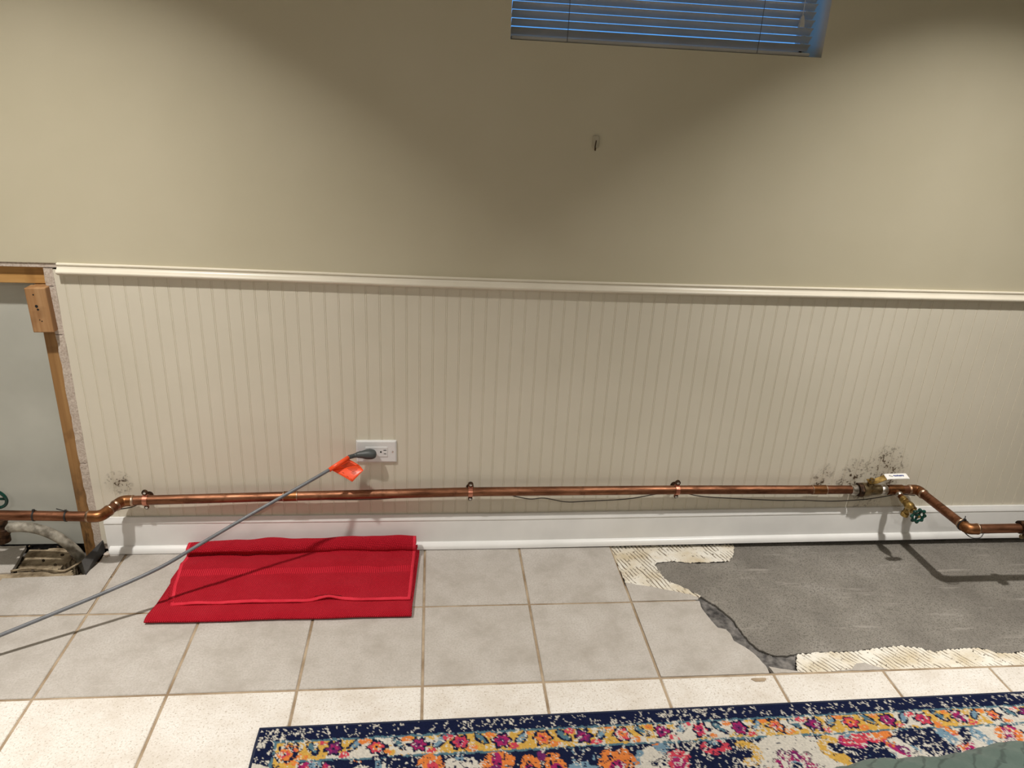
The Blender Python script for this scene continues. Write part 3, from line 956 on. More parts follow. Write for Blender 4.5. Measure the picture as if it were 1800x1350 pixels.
def lerp4(p00, p10, p11, p01, u, v):
    return (p00 * (1 - u) + p10 * u) * (1 - v) + (p01 * (1 - u) + p11 * u) * v
def print_lines(quad, lines, nrm, parent, bulge, mat=m_inkb):
    mb = MB()
    pt = lambda u, v: lerp4(*quad, u, v) + bulge * (4 * u * (1 - u) * v * .5 + 2 * v * (1 - v)) + nrm * .0006
    for (u0, v0, u1, v1, wd) in lines:
        for k in range(5):
            f0, f1 = k / 5, (k + .82) / 5                    # broken strokes, like rows of small print
            a, c = pt(u0 + (u1 - u0) * f0, v0 + (v1 - v0) * f0), pt(u0 + (u1 - u0) * f1, v0 + (v1 - v0) * f1)
            s = nrm.cross((c - a).normalized()).normalized() * wd
            mb.add([a - s, c - s, c + s, a + s], [(0, 1, 2, 3)])
    return mb.obj('print', mat, parent)
quad = (c0, c1, d1, d0)
nr = (c1 - c0).cross(d1 - c0).normalized()
if nr.y > 0: nr = -nr
ln = [(.52 + .055 * k, .10, .52 + .055 * k, .62 if k < 5 else .52, .00055) for k in range(8)]
ln += [(.42 + .04 * k, .56 + .0 * k, .42 + .04 * k, .80, .0004) for k in range(5)] + [(.18, .30, .18, .42, .0006), (.12, .62, .12, .74, .0006), (.10, .84, .10, .93, .0006)]
print_lines(quad, ln, nr, t_lo, Vector((0, .001, .001)))['kind'] = 'stuff'
quad = (A + Vector((0, -.001, -.006)), B_ + Vector((.002, -.001, -.006)), c1, c0)
nr = (quad[1] - quad[0]).cross(quad[2] - quad[0]).normalized()
if nr.y > 0: nr = -nr
print_lines(quad, [(.50 + .06 * k, .25, .50 + .06 * k, .95, .0006) for k in range(7)], nr, t_up, Vector((0, .002, 0)))['kind'] = 'stuff'

# ------------------------------------------------------------------ copper pipe
RP = .0143
pz = lambda x: float(np.interp(x, [-1.0, -.92, -.45, .126, .8, 1.3, 1.7], [.192, .193, .2045, .2165, .2190, .2160, .2135]))
PY = -.032
cp_ = thing('copper_pipe', 'long copper water pipe run along the wall just above the baseboard', 'pipe', (.3, PY, .215))
XE1, XE3 = 1.617, -.918
E1 = Vector((XE1, PY, pz(XE1))); E2 = Vector((1.624, -.276, .2175))
E3 = Vector((XE3, PY, pz(XE3))); E4 = Vector((-.948, -.116, .1915))
VX0, VX1 = 1.383, 1.503
def seg(a, c, name='pipe_length', r=RP, mat=m_cu, n=24):
    return MB().tube([a, (Vector(a) + Vector(c)) / 2, c], r, n).obj(name, mat, cp_, smooth='angle')
xs = np.linspace(XE3 + .02, VX0, 30)
MB().tube([(x, PY, pz(x)) for x in xs], RP, 24).obj('pipe_length', m_cu, cp_, smooth='angle')
seg((VX1 - .02, PY, pz(1.5)), (XE1 - .02, PY, pz(XE1)), r=RP)
seg(E1 + (E2 - E1).normalized() * .02, E2 + (E1 - E2).normalized() * .02)
seg(E2 + Vector((.02, 0, 0)), Vector((2.75, -.276, .226)))
seg(E3 + (E4 - E3).normalized() * .015, E4 + (E3 - E4).normalized() * .015)
seg(E4 - Vector((.02, 0, 0)), Vector((-1.75, -.116, .214)))
def elbow(P, a, c, leg=.031):
    a = Vector(a).normalized(); c = Vector(c).normalized()
    path = fillet([P + a * leg, P, P + c * leg], .026, 10)
    rr = [RP + .0024] * len(path)
    o = MB().tube(path, rr, 24).obj('elbow', m_cu2, cp_, smooth='angle')
    for d in (a, c):
        MB().lathe([(leg - .004, RP + .002), (leg - .002, RP + .0032), (leg + .001, RP + .0028), (leg + .004, RP + .0006)], P, d, 24).obj('solder_joint', m_solder2, o, smooth='angle')
    return o
elbow(E1, Vector((-1, 0, 0)), E2 - E1)
elbow(E2, E1 - E2, Vector((1, 0, 0)))
elbow(E3, Vector((1, 0, 0)), E4 - E3, .03)
elbow(E4, E3 - E4, Vector((-1, 0, .01)), .034)
def coupling(x0, x1):
    z = pz((x0 + x1) / 2)
    o = MB().tube([(x0, PY, pz(x0)), ((x0 + x1) / 2, PY, z), (x1, PY, pz(x1))], RP + .0012, 24).obj('coupling', m_cu2, cp_, smooth='angle')
    for x in (x0, x1):
        MB().lathe([(-.0022, RP + .0004), (-.001, RP + .0016), (.001, RP + .0016), (.0022, RP + .0004)], (x, PY, pz(x)), (1, 0, 0), 24).obj('solder_joint', m_solder2, o, smooth='angle')
coupling(1.245, 1.292)
coupling(-.448, -.408)
# ball valve
vz = pz(1.44)
bv = MB().lathe([(0, RP + .001), (.004, .0185), (.010, .0195), (.012, .0195), (.013, .0235), (.032, .0235), (.034, .0225), (.044, .0200), (.050, .0182), (.060, .0180), (.072, .0175), (.078, RP + .002)], (1.405, PY, vz), (1, 0, 0), 28).obj('ball_valve', m_bronze, cp_, smooth='angle')
bv['label'] = 'brass ball valve with a white-sleeved lever'
MB().lathe([(-.012, RP + .0006), (-.009, RP + .0036), (.0, RP + .0042), (.008, RP + .0030)], (1.392, PY, vz), (1, 0, 0), 24).obj('solder_joint', m_solder, bv, smooth='angle')
MB().hexn(0, .015, .0240, (1.403, PY, vz), (1, 0, 0)).obj('hex_collar', m_rust, bv)
MB().lathe([(0, RP + .0010), (.003, RP + .003), (.012, RP + .0032), (.020, RP + .001)], (1.484, PY, vz), (1, 0, 0), 24).obj('solder_joint', m_solder, bv, smooth='angle')
SX = 1.440
mb = MB().lathe([(0.015, .011), (.029, .011), (.030, .0085), (.045, .0085)], (SX, PY - .003, vz), (0, -.12, 1), 16)
mb.obj('stem', m_bronze, bv, smooth='angle')
mb = MB().hexn(.036, .043, .0095, (SX, PY - .003, vz), (0, -.12, 1)); mb.lathe([(.043, .004), (.048, .004)], (SX, PY - .003, vz), (0, -.12, 1), 10)
mb.obj('nut', m_brass, bv)
def strip(path, hw, th):
    sec = []
    for (x, y, z) in path:
        sec.append([(x, y - hw, z - th - hw * .25), (x, y + hw, z - th + hw * .25), (x, y + hw, z + hw * .25), (x, y - hw, z - hw * .25)])
    return MB().rings(sec)
lz = vz + .036
ly = PY - .007
strip([(SX - .012, ly, lz), (SX + .010, ly, lz), (SX + .016, ly, lz + .001), (SX + .044, ly, lz + .0150), (SX + .050, ly, lz + .0165)], .0105, .0024).obj('lever', m_brass, bv)
sl = strip([(SX + .045, ly, lz + .0160), (SX + .050, ly, lz + .0185), (SX + .112, ly, lz + .0200), (SX + .121, ly, lz + .0196), (SX + .1235, ly, lz + .0188)], .0118, .0040)
sl.obj('lever_sleeve', m_label, bv, bevel=.001)
mb = MB()
def glyph(x, yy, wx, wy):
    zt = lz + .0200 + .0006 - (yy - ly) * -.25
    z0_ = lambda y: lz + .0197 + (y - ly) * .25 + .0004 + (x - SX - .05) * .02
    mb.add([(x, yy - wy, z0_(yy - wy)), (x + wx, yy - wy, z0_(yy - wy)), (x + wx, yy + wy, z0_(yy + wy)), (x, yy + wy, z0_(yy + wy))], [(0, 1, 2, 3)])
for k in range(8):
    glyph(SX + .072 + k * .0046, ly - .0005 + (.001 if k % 3 == 0 else 0), .0030, .0030 if k % 2 else .0024)
for k in (2, 4, 5):
    glyph(SX + .072 + k * .0046, ly - .0005, .0060, .0009)
mb.obj('print', m_ink, bv)
mb = MB()
for k in range(3):
    glyph(SX + .058 + k * .0035, ly + .001 - k * .002, .0016, .0022)
mb.obj('print', m_slot, bv)
# tee and drain valve
TXX = 1.5345
MB().tube([(TXX - .026, PY, pz(TXX)), (TXX, PY, pz(TXX)), (TXX + .026, PY, pz(TXX))], RP + .0024, 24).obj('tee', m_cu2, cp_, smooth='angle')
dv_o = Vector((TXX, PY, pz(TXX))); dv_a = Vector((.02, -1, -.13)).normalized()
MB().lathe([(.010, .0105), (.026, .0105), (.027, .0092), (.050, .0092)], dv_o, dv_a, 20).obj('tee_branch', m_cu2, cp_, smooth='angle')
MB().lathe([(.022, .0098), (.025, .0122), (.030, .0116), (.034, .0094)], dv_o, dv_a, 20).obj('solder_joint', m_solder, cp_, smooth='angle')
dv = MB().lathe([(.046, .0100), (.048, .0122), (.062, .0122), (.064, .0105), (.072, .0120), (.082, .0150), (.092, .0150), (.096, .0125), (.100, .0125)], dv_o, dv_a, 20).obj('drain_valve', m_brass, cp_, smooth='angle')
dv['label'] = 'small brass drain valve with a green handwheel'
MB().hexn(.098, .110, .0135, dv_o, dv_a).obj('bonnet', m_brass, dv)
MB().lathe([(.110, .0085), (.118, .0075), (.119, .0042), (.138, .0042)], dv_o, dv_a, 14).obj('stem', m_brass, dv, smooth='angle')
so = dv_o + dv_a * .084
MB().lathe([(.004, .0095), (.026, .0095), (.028, .0125), (.040, .0125), (.0405, .009)], so, (-.1, .1, -1), 18).obj('spout', m_brass, dv, smooth='angle')
def handwheel(c, ax, R, mat, parent, tr=.0048, lobes=8):
    ax = Vector(ax).normalized(); a = ax.orthogonal().normalized(); b2 = ax.cross(a); c = Vector(c)
    rings = []
    for k in range(64):
        th = 2 * math.pi * k / 64
        rr = R * (1 + .09 * math.cos(lobes * th)); t2 = tr * (1 + .22 * math.cos(lobes * th))
        ro = a * math.cos(th) + b2 * math.sin(th)
        rings.append([c + ro * (rr + t2 * math.cos(q)) + ax * t2 * math.sin(q) for q in np.linspace(0, 2 * math.pi, 11)[:-1]])
    mb = MB().rings(rings, caps=False, closed=True)
    for k in range(4):
        th = math.pi / 2 * k + .4
        d = a * math.cos(th) + b2 * math.sin(th)
        mb.tube([c - ax * .002 + d * .004, c - ax * .001 + d * R * .6, c + d * R], [.0046, .0036, .0044], 8)
    mb.lathe([(-.006, .0075), (.003, .0075), (.004, .005)], c, ax, 14)
    o = mb.obj('handwheel', mat, parent, smooth='angle')
    o['label'] = 'green scalloped handwheel'
    return o
hw = handwheel(dv_o + dv_a * .136, (dv_a + Vector((0, -.0, .12))), .0205, m_green, dv)
MB().lathe([(.139, .0046), (.142, .0046), (.1425, .002)], dv_o, dv_a, 8).obj('handwheel_nut', m_brass, dv)

# straps
for q, (sx, lab) in enumerate(((-.851, 'copper pipe strap with a screwed ear, leftmost on the pipe by the elbow'), (.121, 'copper pipe strap with a screwed ear, middle one on the pipe'), (.786, 'copper pipe strap with a screwed ear, rightmost, between middle strap and valve'))):
    z = pz(sx)
    st = thing('pipe_strap', lab, 'pipe strap', (sx, 0, z), 'copper straps holding the pipe')
    R1 = RP + .0012
    hwid = .0066
    for sd, nm in ((-1, 'front_band'), (1, 'back_band')):
        yo = PY + sd * .0014
        path = [(yo, .0305), (yo, .0178)] + [(PY + sd * R1 * math.sin(a), R1 * math.cos(a)) for a in np.linspace(.14, math.pi - .14, 15)] + [(yo, -.0178), (yo, -.0262)]
        rings = []
        for i, (y, zz) in enumerate(path):
            a = Vector(path[max(i - 1, 0)]); c = Vector(path[min(i + 1, len(path) - 1)])
            t = (c - a).normalized(); nrm = Vector((t.y, -t.x)) * .0009
            p, r = Vector((y, zz)) + nrm, Vector((y, zz)) - nrm
            rings.append([(sx - hwid, p.x, z + p.y), (sx + hwid, p.x, z + p.y), (sx + hwid, r.x, z + r.y), (sx - hwid, r.x, z + r.y)])
        MB().rings(rings).obj(nm, m_strap, st)
    MB().lathe([(0, .012), (.002, .012), (.0025, .006), (-PY - R1, .006)], (sx, -.0002, z), (0, -1, 0), 14).obj('wall_mount', m_rust, st, smooth='angle')
    for (zz, rr) in ((.0262, .0086), (-.0232, .0068)):
        MB().lathe([(-.003, rr), (.0030, rr), (.0038, rr * .8)], (sx, PY, z + zz), (0, -1, 0), 16).obj('ear', m_rust, st, smooth='angle')
        MB().lathe([(0, .0046), (.0015, .0042), (.0024, .002)], (sx, PY - .0034, z + zz), (0, -1, 0), 12).obj('screw', m_steel, st, smooth='angle')

# cable ties on the pipes
def tie(c, ax, r, lab, tail=None):
    ax = Vector(ax).normalized(); a = ax.orthogonal().normalized(); b2 = ax.cross(a); c = Vector(c)
    mb = MB()
    prof_ = [(-.0022, r), (.0022, r), (.0022, r + .0016), (-.0022, r + .0016)]
    rings = []
    for k in range(28):
        th = 2 * math.pi * k / 28
        ro = a * math.cos(th) + b2 * math.sin(th)
        rings.append([c + ro * rr + ax * t for t, rr in prof_])
    mb.rings(rings, caps=False, closed=True)
    o = mb.obj('cable_tie', m_black, None, loc=c)
    tag(o, lab, 'cable tie')
    hd = c + Vector((0, -.004, 1)).normalized() * (r + .002)
    MB().box(hd.x - .003, hd.x + .003, hd.y - .003, hd.y + .003, hd.z - .001, hd.z + .004).obj('tie_head', m_black, o)
    if tail:
        MB().tube([hd, hd + Vector(tail) * .5, hd + Vector(tail)], .0014, 6).obj('tie_tail', m_black, o)
lp = lambda x: (x, -.116, float(np.interp(x, [-1.75, -.968], [.214, .1917])))
tie(lp(-1.126), (1, 0, 0), RP, 'black cable tie round the copper pipe left of the stud')
tie(lp(-1.040), (1, 0, 0), RP, 'black cable tie round the copper pipe in front of the stud', (-.03, .012, .001))
ax = (E1 - E2).normalized()
tie(E2 + ax * .022, ax, RP + .0024, 'black cable tie round the lower right copper elbow', (.002, .004, .012))
MB_ = MB().tube(spline([E2 + Vector((-.006, .02, -.012)), E2 + Vector((.006, -.012, -.021)), E2 + Vector((.03, -.02, -.018)), E2 + Vector((.045, -.012, -.008))], 8), .0016, 8)
tag(MB_.obj('wire_loop', m_black), 'short black wire loop under the lower right elbow', 'wire')
# thin wire running behind the pipe
wp = [(-.935, -.022, .158), (-.90, -.018, .163), (-.865, -.016, .176), (-.80, -.014, .182), (-.775, -.016, .176), (-.74, -.014, .185), (-.45, -.012, .192), (-.36, -.016, .186), (-.30, -.016, .182), (-.18, -.016, .183), (-.12, -.016, .187), (-.05, -.014, .196), (.20, -.014, .200), (.27, -.016, .188), (.315, -.017, .180), (.36, -.017, .183), (.43, -.016, .168), (.50, -.016, .170), (.63, -.016, .177), (.735, -.016, .196), (.80, -.013, .200), (.86, -.016, .188), (.93, -.016, .180), (1.14, -.017, .168), (1.22, -.017, .168), (1.33, -.018, .164), (1.44, -.018, .169), (1.51, -.019, .180), (1.56, -.020, .190), (1.62, -.024, .187)]
tag(MB().tube(spline(wp, 6), .0017, 8).obj('bonding_wire', m_wire, smooth=True), 'thin dark wire sagging below and behind the copper pipe', 'wire')

# clamp at the right edge
gc = thing('pipe_clamp', 'corroded two-piece clamp with screws on the pipe at the right edge', 'clamp', (1.80, -.276, .222))
cx, cy, cz = 1.802, -.276, .2222
for s in (1, -1):
    mb = MB()
    prof_ = [(-.010, RP), (.010, RP), (.010, RP + .006), (-.010, RP + .006)]
    rings = []
    for k in range(13):
        th = math.radians(12 + 156 * k / 12) * s
        rings.append([(cx + t, cy - rr * math.cos(th), cz + rr * math.sin(th)) for t, rr in prof_])
    mb.rings(rings)
    mb.obj('jaw', m_rust, gc)
    MB().box(cx - .010, cx + .012, cy - RP - .018, cy - RP + .001, cz + s * .010 - .004, cz + s * .010 + .004).obj('lug', m_rust, gc, bevel=.002)
for (dx, dz) in ((-.004, .026), (.012, -.022), (-.006, -.024)):
    MB().lathe([(0, .0075), (.004, .0075), (.006, .006), (.0065, .003)], (cx + dx, cy - .014, cz + dz), (-.2, -1, .3), 14).obj('screw', m_bronze, gc, smooth='angle')
MB().hexn(-.006, .012, .010, (cx + .012, cy, cz + .012), (1, 0, .2)).obj('hub', m_rust, gc)

# left edge: valve with ring handle, coupling and conduit
gv = thing('ring_handle_valve', 'dark corroded valve with green ring handle at the left edge of cavity', 'valve', (-1.26, -.06, .12))
rc = Vector((-1.262, -.055, .216))
MB().tube([rc + Vector((.034 * math.cos(t), -.008 * math.sin(t), .034 * math.sin(t))) for t in np.linspace(0, 2 * math.pi, 33)[:-1]], .0048, 10, closed=True).obj('ring_handle', m_green, gv, smooth=True)
MB().tube([rc + Vector((-.034, 0, 0)), rc + Vector((.034, 0, 0))], .004, 8).obj('ring_spoke', m_green, gv)
MB().lathe([(0, .006), (.05, .006)], rc + Vector((0, .0, -.05)), (0, 0, 1), 10).obj('stem', m_rust, gv)
MB().lathe([(-.02, .012), (-.018, .020), (.006, .020), (.008, .024), (.026, .024), (.028, .020), (.042, .018), (.046, .022), (.058, .022), (.060, .010)], (-1.262, -.055, .090), (0, 0, 1), 18).obj('valve_body', m_rust, gv, smooth='angle')
MB().tube([(-1.262, -.055, .12), (-1.5, -.055, .12)], .016, 16).obj('valve_inlet', m_rust, gv, smooth='angle')
tag(MB().tube(spline([(-1.256, -.050, .116), (-1.235, -.050, .1165), (-1.202, -.049, .117), (-1.160, -.047, .106), (-1.122, -.044, .082), (-1.092, -.040, .048), (-1.068, -.038, .008), (-1.052, -.036, -.06)], 8), .0152, 18).obj('flexible_conduit', m_conduit, smooth=True), 'weathered grey conduit arching from the valve into the floor hole', 'conduit')
# black plate leaning at the end of the baseboard
b = MB()
q = [Vector((-1.012, -.130, .0)), Vector((-1.0035, -.012, .001)), Vector((-1.010, .006, .034)), Vector((-1.038, -.088, .020))]
nn = (q[1] - q[0]).cross(q[3] - q[0]).normalized() * .0012
b.add([p - nn for p in q] + [p + nn for p in q], [(3, 2, 1, 0), (4, 5, 6, 7), (0, 1, 5, 4), (1, 2, 6, 5), (2, 3, 7, 6), (3, 0, 4, 7)])
tag(b.obj('shim_plate', m_blackplate), 'thin black plate leaning beside the stud foot on the floor', 'plate')

# ------------------------------------------------------------------ towel
tw = thing('towel', 'folded red terry towel on the tiles against the baseboard', 'towel', (-.4, -.19, 0))
def sheet(name, path, xl, xr, nx, wr, mat, band=None, thick=.005, seed=0, hem=None):
    """path: list of (y,z); xl/xr functions of path parameter 0..1"""
    P = [Vector((y, z, 0)) for y, z in path]
    pts_ = spline(P, 5)
    L = [0]
    for i in range(1, len(pts_)):
        L.append(L[-1] + (pts_[i] - pts_[i - 1]).length)
    vs, fs = [], []
    m = len(pts_)
    for j, p in enumerate(pts_):
        t = L[j] / L[-1]
        for i in range(nx + 1):
            u = i / nx
            x = xl(t) * (1 - u) + xr(t) * u
            dz, dy = wr(x, t)
            vs.append((x, p.x + dy, p.y + dz))
    for j in range(m - 1):
        for i in range(nx):
            fs.append((j * (nx + 1) + i, j * (nx + 1) + i + 1, (j + 1) * (nx + 1) + i + 1, (j + 1) * (nx + 1) + i))
    o = MB().add(vs, fs).obj(name, mat, tw, smooth=True)
    me = o.data
    if band:
        me.materials.append(m_towelb); me.materials.append(m_hem)
        for pi, pl in enumerate(me.polygons):
            j = pi // nx; i = pi % nx
            t = (L[j] + L[j + 1]) / 2 / L[-1]
            if t > .968 or i < 1 or i >= nx - 1: pl.material_index = 2
            elif band[0] < t < band[1]: pl.material_index = 1
    md = o.modifiers.new('solid', 'SOLIDIFY'); md.thickness = thick; md.offset = 1
    return o
ip = lambda xs_, ys_: (lambda t: float(np.interp(t, xs_, ys_)))
def wrB(x, t):
    return (.0025 * (float(fbm(x * 9, t * 4)) - .5), .010 * (float(fbm(x * 5 + 9, 2)) - .5) * (1 if t > .4 and t < .7 else .3))
pathB = [(-.045, .014), (-.10, .0125), (-.20, .0115), (-.28, .0135), (-.325, .0180), (-.345, .0175), (-.356, .0125), (-.358, .008), (-.353, .003), (-.33, .0012), (-.25, .0012), (-.12, .0012), (-.045, .0012)]
sheet('towel_base', pathB, ip([0, .25, .44, .5, .6, 1], [-.738, -.748, -.764, -.770, -.765, -.742]), ip([0, .25, .46, .6, 1], [-.036, -.045, -.053, -.052, -.036]), 60, wrB, m_towel, thick=.0055)
def wrC(x, t):
    top = float(np.interp(x, [-.74, -.6, -.47, -.35, -.05], [-.012, -.003, .002, -.001, .006])) * float(np.interp(t, [0, .06, .16, .25], [1, 1, .6, 0]))
    dg = .013 * (float(fbm(x * 11 + t * 3.2, t * 5 - x * 4)) - .5) * float(np.interp(t, [.2, .35, 1], [.4, 1, 1]))
    bulge = .012 * math.exp(-((x + .29) / .03) ** 2) * float(np.interp(t, [.9, 1], [0, 1]))
    lump = .005 * math.exp(-((x + .49) / .03) ** 2) * float(np.interp(t, [.0, .05, .12, .2], [1, 1, .5, 0]))
    dy = (.006 + .03 * float(np.interp(t, [.03, .1, .2, .3], [0, 1, 1, 0]))) * (float(fbm(x * 5, 4)) - .5) + (.012 * math.exp(-((x + .29) / .05) ** 2) if t > .95 else 0)
    dy -= .012 * float(np.interp(x, [-.74, -.5, -.36], [1, .8, 0])) * float(np.interp(t, [.12, .18, .23, .3], [0, 1, 1, 0]))
    return (top + dg + bulge + lump, dy)
pathC = [(-.034, .026), (-.0335, .045), (-.036, .057), (-.045, .062), (-.058, .058), (-.068, .045), (-.0695, .034), (-.0665, .0265), (-.073, .0225), (-.092, .0225), (-.12, .0250), (-.16, .0225), (-.22, .0205), (-.27, .0195), (-.298, .0185)]
sheet('towel_flap', pathC, ip([0, .25, .42, .7, 1], [-.738, -.738, -.747, -.737, -.720]), ip([0, .3, 1], [-.046, -.048, -.058]), 80, wrC, m_towel, band=(.53, .61), thick=.0045)
# second layer peeking out below the flap
pathD = [(-.040, .022), (-.046, .034), (-.056, .026), (-.066, .0185), (-.10, .0175), (-.2, .0165), (-.285, .0165)]
sheet('towel_middle_layer', pathD, ip([0, .3, .6, 1], [-.742, -.744, -.7545, -.729]), ip([0, 1], [-.042, -.054]), 60, lambda x, t: (.001 * (float(fbm(x * 8, t * 4)) - .5), 0), m_towel, thick=.004)

# ------------------------------------------------------------------ rug
RO = Vector((-.387, -.736)); ra = math.atan2(.021, 1.916)
RW, RL = 2.75, 1.60
lin = lambda r_, g_, b_: np.array(S(r_, g_, b_)[:3])
NAVY, CREAM, TEAL, YEL = lin(20, 28, 58), lin(212, 206, 194), lin(84, 118, 132), lin(210, 168, 80)
MAG, PUR, ORG, COR, LBL = lin(164, 40, 98), lin(112, 40, 96), lin(222, 130, 64), lin(204, 70, 86), lin(118, 148, 166)
res = .0028
us = np.concatenate([np.arange(0, RW + res, res)])
vsn = np.concatenate([np.arange(0, .40, res), np.arange(.40, RL + .012, .012)])
U, V = np.meshgrid(us, vsn)
n1 = fbm(U * 60, V * 60); n2 = fbm(U * 150 + 5, V * 150); n3 = fbm(U * 11 + 2, V * 16); n4 = fbm(U * 230, V * 230)
ed = .006 * (fbm(U * 90 + 3, V * 90) - .5) * 2
D = np.minimum(np.minimum(U, RW - U), np.minimum(V, RL - V))
C_ = np.empty(U.shape + (3,)); C_[:] = CREAM
def paint(mask, col):
    C_[mask] = col
dd = D + ed * .6
# field
f = fbm(U * 5 + 1, V * 7)
paint((dd > .10) & (fbm(U * 6.5 + 4, V * 8 + 2) > .44), NAVY)
paint((dd > .10) & (fbm(U * 11 + 14, V * 12 + 22) > .70), LBL)
paint((dd > .10) & (fbm(U * 9 + 24, V * 10 + 32) > .70), ORG)
paint((dd > .10) & (fbm(U * 10 + 54, V * 11 + 12) > .71), MAG)
paint(dd < .040, NAVY)
paint((dd >= .040) & (dd < .046), TEAL)
paint((dd >= .046) & (dd < .095), CREAM)
paint((dd >= .046) & (dd < .095) & (n3 + .25 * (n2 - .5) > .45), YEL)
paint((dd >= .095) & (dd < .101), TEAL)
def ell(u, v, ru, rv, col, rot=0., noise_=1.0, rag=1.0):
    c, s = math.cos(rot), math.sin(rot)
    x = (U - u) * c + (V - v) * s; y = -(U - u) * s + (V - v) * c
    q = (x / ru) ** 2 + (y / rv) ** 2 + (n1 - .5) * 1.6 * rag
    paint((q < 1) & ((n2 > .36) | (rag < .5)), col)
def flower(u, v, r, c1, c2, petals=6, out=NAVY):
    x, y = U - u, V - v
    th = np.arctan2(y, x); rr = np.hypot(x, y)
    lim = r * (1 + .18 * np.cos(petals * th)) * (1 + (n1 - .5) * .7)
    paint(rr < lim * 1.42 + (n2 - .5) * .012, out)
    paint(rr < lim, c1)
    paint((rr < lim * .62) & (n2 > .42), c2)
    paint(rr < lim * .2, out)
P_ = .0945
cols = [(ORG, COR), (PUR, MAG), (COR, ORG), (MAG, PUR), (COR, MAG), (MAG, PUR)]
def border(along_v):
    n_ = int((RL if along_v else RW) / P_) + 2
    for k in range(n_):
        s_ = .078 + k * P_
        a, c = cols[k % 6]
        for (t_, flip) in ((.068, 1), ((RW if along_v else RL) - .068, -1)):
            pt = (t_, s_) if along_v else (s_, t_)
            if t_ > .5 and not along_v and False: continue
            ll = s_ + P_ / 2
            lt = (t_ - .006, ll) if along_v else (ll, t_ - .006)
            rot = (.7 if k % 2 else -.7)
            ell(lt[0], lt[1], .0115, .024, NAVY, rot, 1, .9); ell(lt[0], lt[1], .0065, .017, LBL if k % 2 else TEAL, rot)
            o1 = (t_ + .018, ll - .022) if along_v else (ll - .022, t_ + .018)
            ell(o1[0], o1[1], .013, .008, COR if k % 2 else ORG, 0, 1, 1.4)
            o2 = (t_ - .016, ll + .02) if along_v else (ll + .02, t_ - .016)
            ell(o2[0], o2[1], .012, .007, ORG if k % 3 else COR, 0, 1, 1.4)
            flower(pt[0], pt[1], .0150, a, c)
border(False); border(True)
# field motifs along the visible edge (u, v in metres from the back-left corner)
def scroll(u, v, r, s, w=.011):
    x, y = (U - u) * s, V - v
    th = np.arctan2(y, x); rr = np.hypot(x, y)
    lim = r * (1 + .10 * th)
    paint((np.abs(rr - lim) < w * (1 + (n1 - .5))) & (th > -2.4) & (th < 2.2), YEL)
    paint(rr < r * .45 + (n1 - .5) * .01, NAVY)
def palmette(u, v, r):
    x, y = U - u, V - v
    th = np.arctan2(y, x); rr = np.hypot(x, y)
    lim = r * (.72 + .28 * np.abs(np.cos(4.5 * th))) * (1 + (n1 - .5) * .3)
    paint(rr < lim * 1.1, lin(120, 110, 110)); paint(rr < lim, PUR)
    paint((rr < lim * .95) & (n2 > .52), MAG); paint(rr < r * .35, LBL); paint(rr < r * .26, NAVY)
for base in (0.0, 1.24, -1.24):
    ell(base + 1.22, .150, .095, .055, CREAM, 0, 1, .25)
    ell(base + 1.42, .150, .10, .050, NAVY, 0, 1, .5); ell(base + .99, .150, .09, .048, NAVY, 0, 1, .7)
    ell(base + 1.575, .150, .05, .052, NAVY, 0, 1, .6); ell(base + .72, .118, .10, .022, NAVY, 0, 1, .8); ell(base + .32, .130, .07, .034, NAVY, .4, 1, .8)
    ell(base + .38, .130, .030, .016, LBL, 1.0); ell(base + .46, .130, .030, .016, LBL, 1.0); ell(base + .42, .125, .014, .030, NAVY, .7)
    for k in (-1, 1):
        ell(base + .634 + k * .028, .136, .026, .022, ORG, .4 * k); ell(base + .634 + k * .030, .150, .012, .012, MAG)
    ell(base + .634, .118, .010, .014, PUR, 0, 1, .4)
    ell(base + .804, .145, .040, .036, ORG); ell(base + .80, .156, .018, .016, MAG); ell(base + .80, .160, .006, .006, CREAM, 0, 1, .3)
    ell(base + .943, .152, .028, .034, COR, .3); ell(base + .943, .158, .016, .020, MAG)
    ell(base + 1.04, .120, .034, .020, COR, 0, 1, .7); ell(base + 1.04, .112, .019, .012, NAVY, 0, 1, .5); ell(base + 1.04, .107, .011, .007, LBL)
    scroll(base + 1.110, .136, .024, 1); scroll(base + 1.322, .136, .026, -1)
    for k in range(14):
        ell(base + 1.300 + .004 * k, .155 + .0035 * k, .011, .008, YEL, .6, 1, .6)
    palmette(base + 1.210, .186, .052)
    ell(base + 1.378, .122, .036, .022, MAG, 0, 1, .7); ell(base + 1.378, .122, .026, .016, COR); ell(base + 1.378, .110, .016, .010, LBL, 0, 1, .5)
    ell(base + 1.478, .150, .034, .032, CREAM, .5, 1, .6); ell(base + 1.470, .150, .010, .034, MAG, -.8); ell(base + 1.486, .155, .010, .016, PUR, -.8)
    ell(base + 1.522, .138, .013, .030, LBL, -.2); ell(base + 1.528, .135, .005, .026, CREAM, -.2)
    ell(base + 1.625, .132, .034, .036, ORG, .3); ell(base + 1.632, .136, .014, .020, COR)
    ell(base + 1.70, .14, .04, .03, CREAM, .3, 1, 1.2)
    ell(base + 1.775, .130, .036, .026, ORG); ell(base + 1.775, .126, .012, .020, MAG); ell(base + 1.765, .146, .014, .012, PUR)
    ell(base + .18, .115, .050, .013, COR, .1); ell(base + .21, .112, .030, .010, ORG)
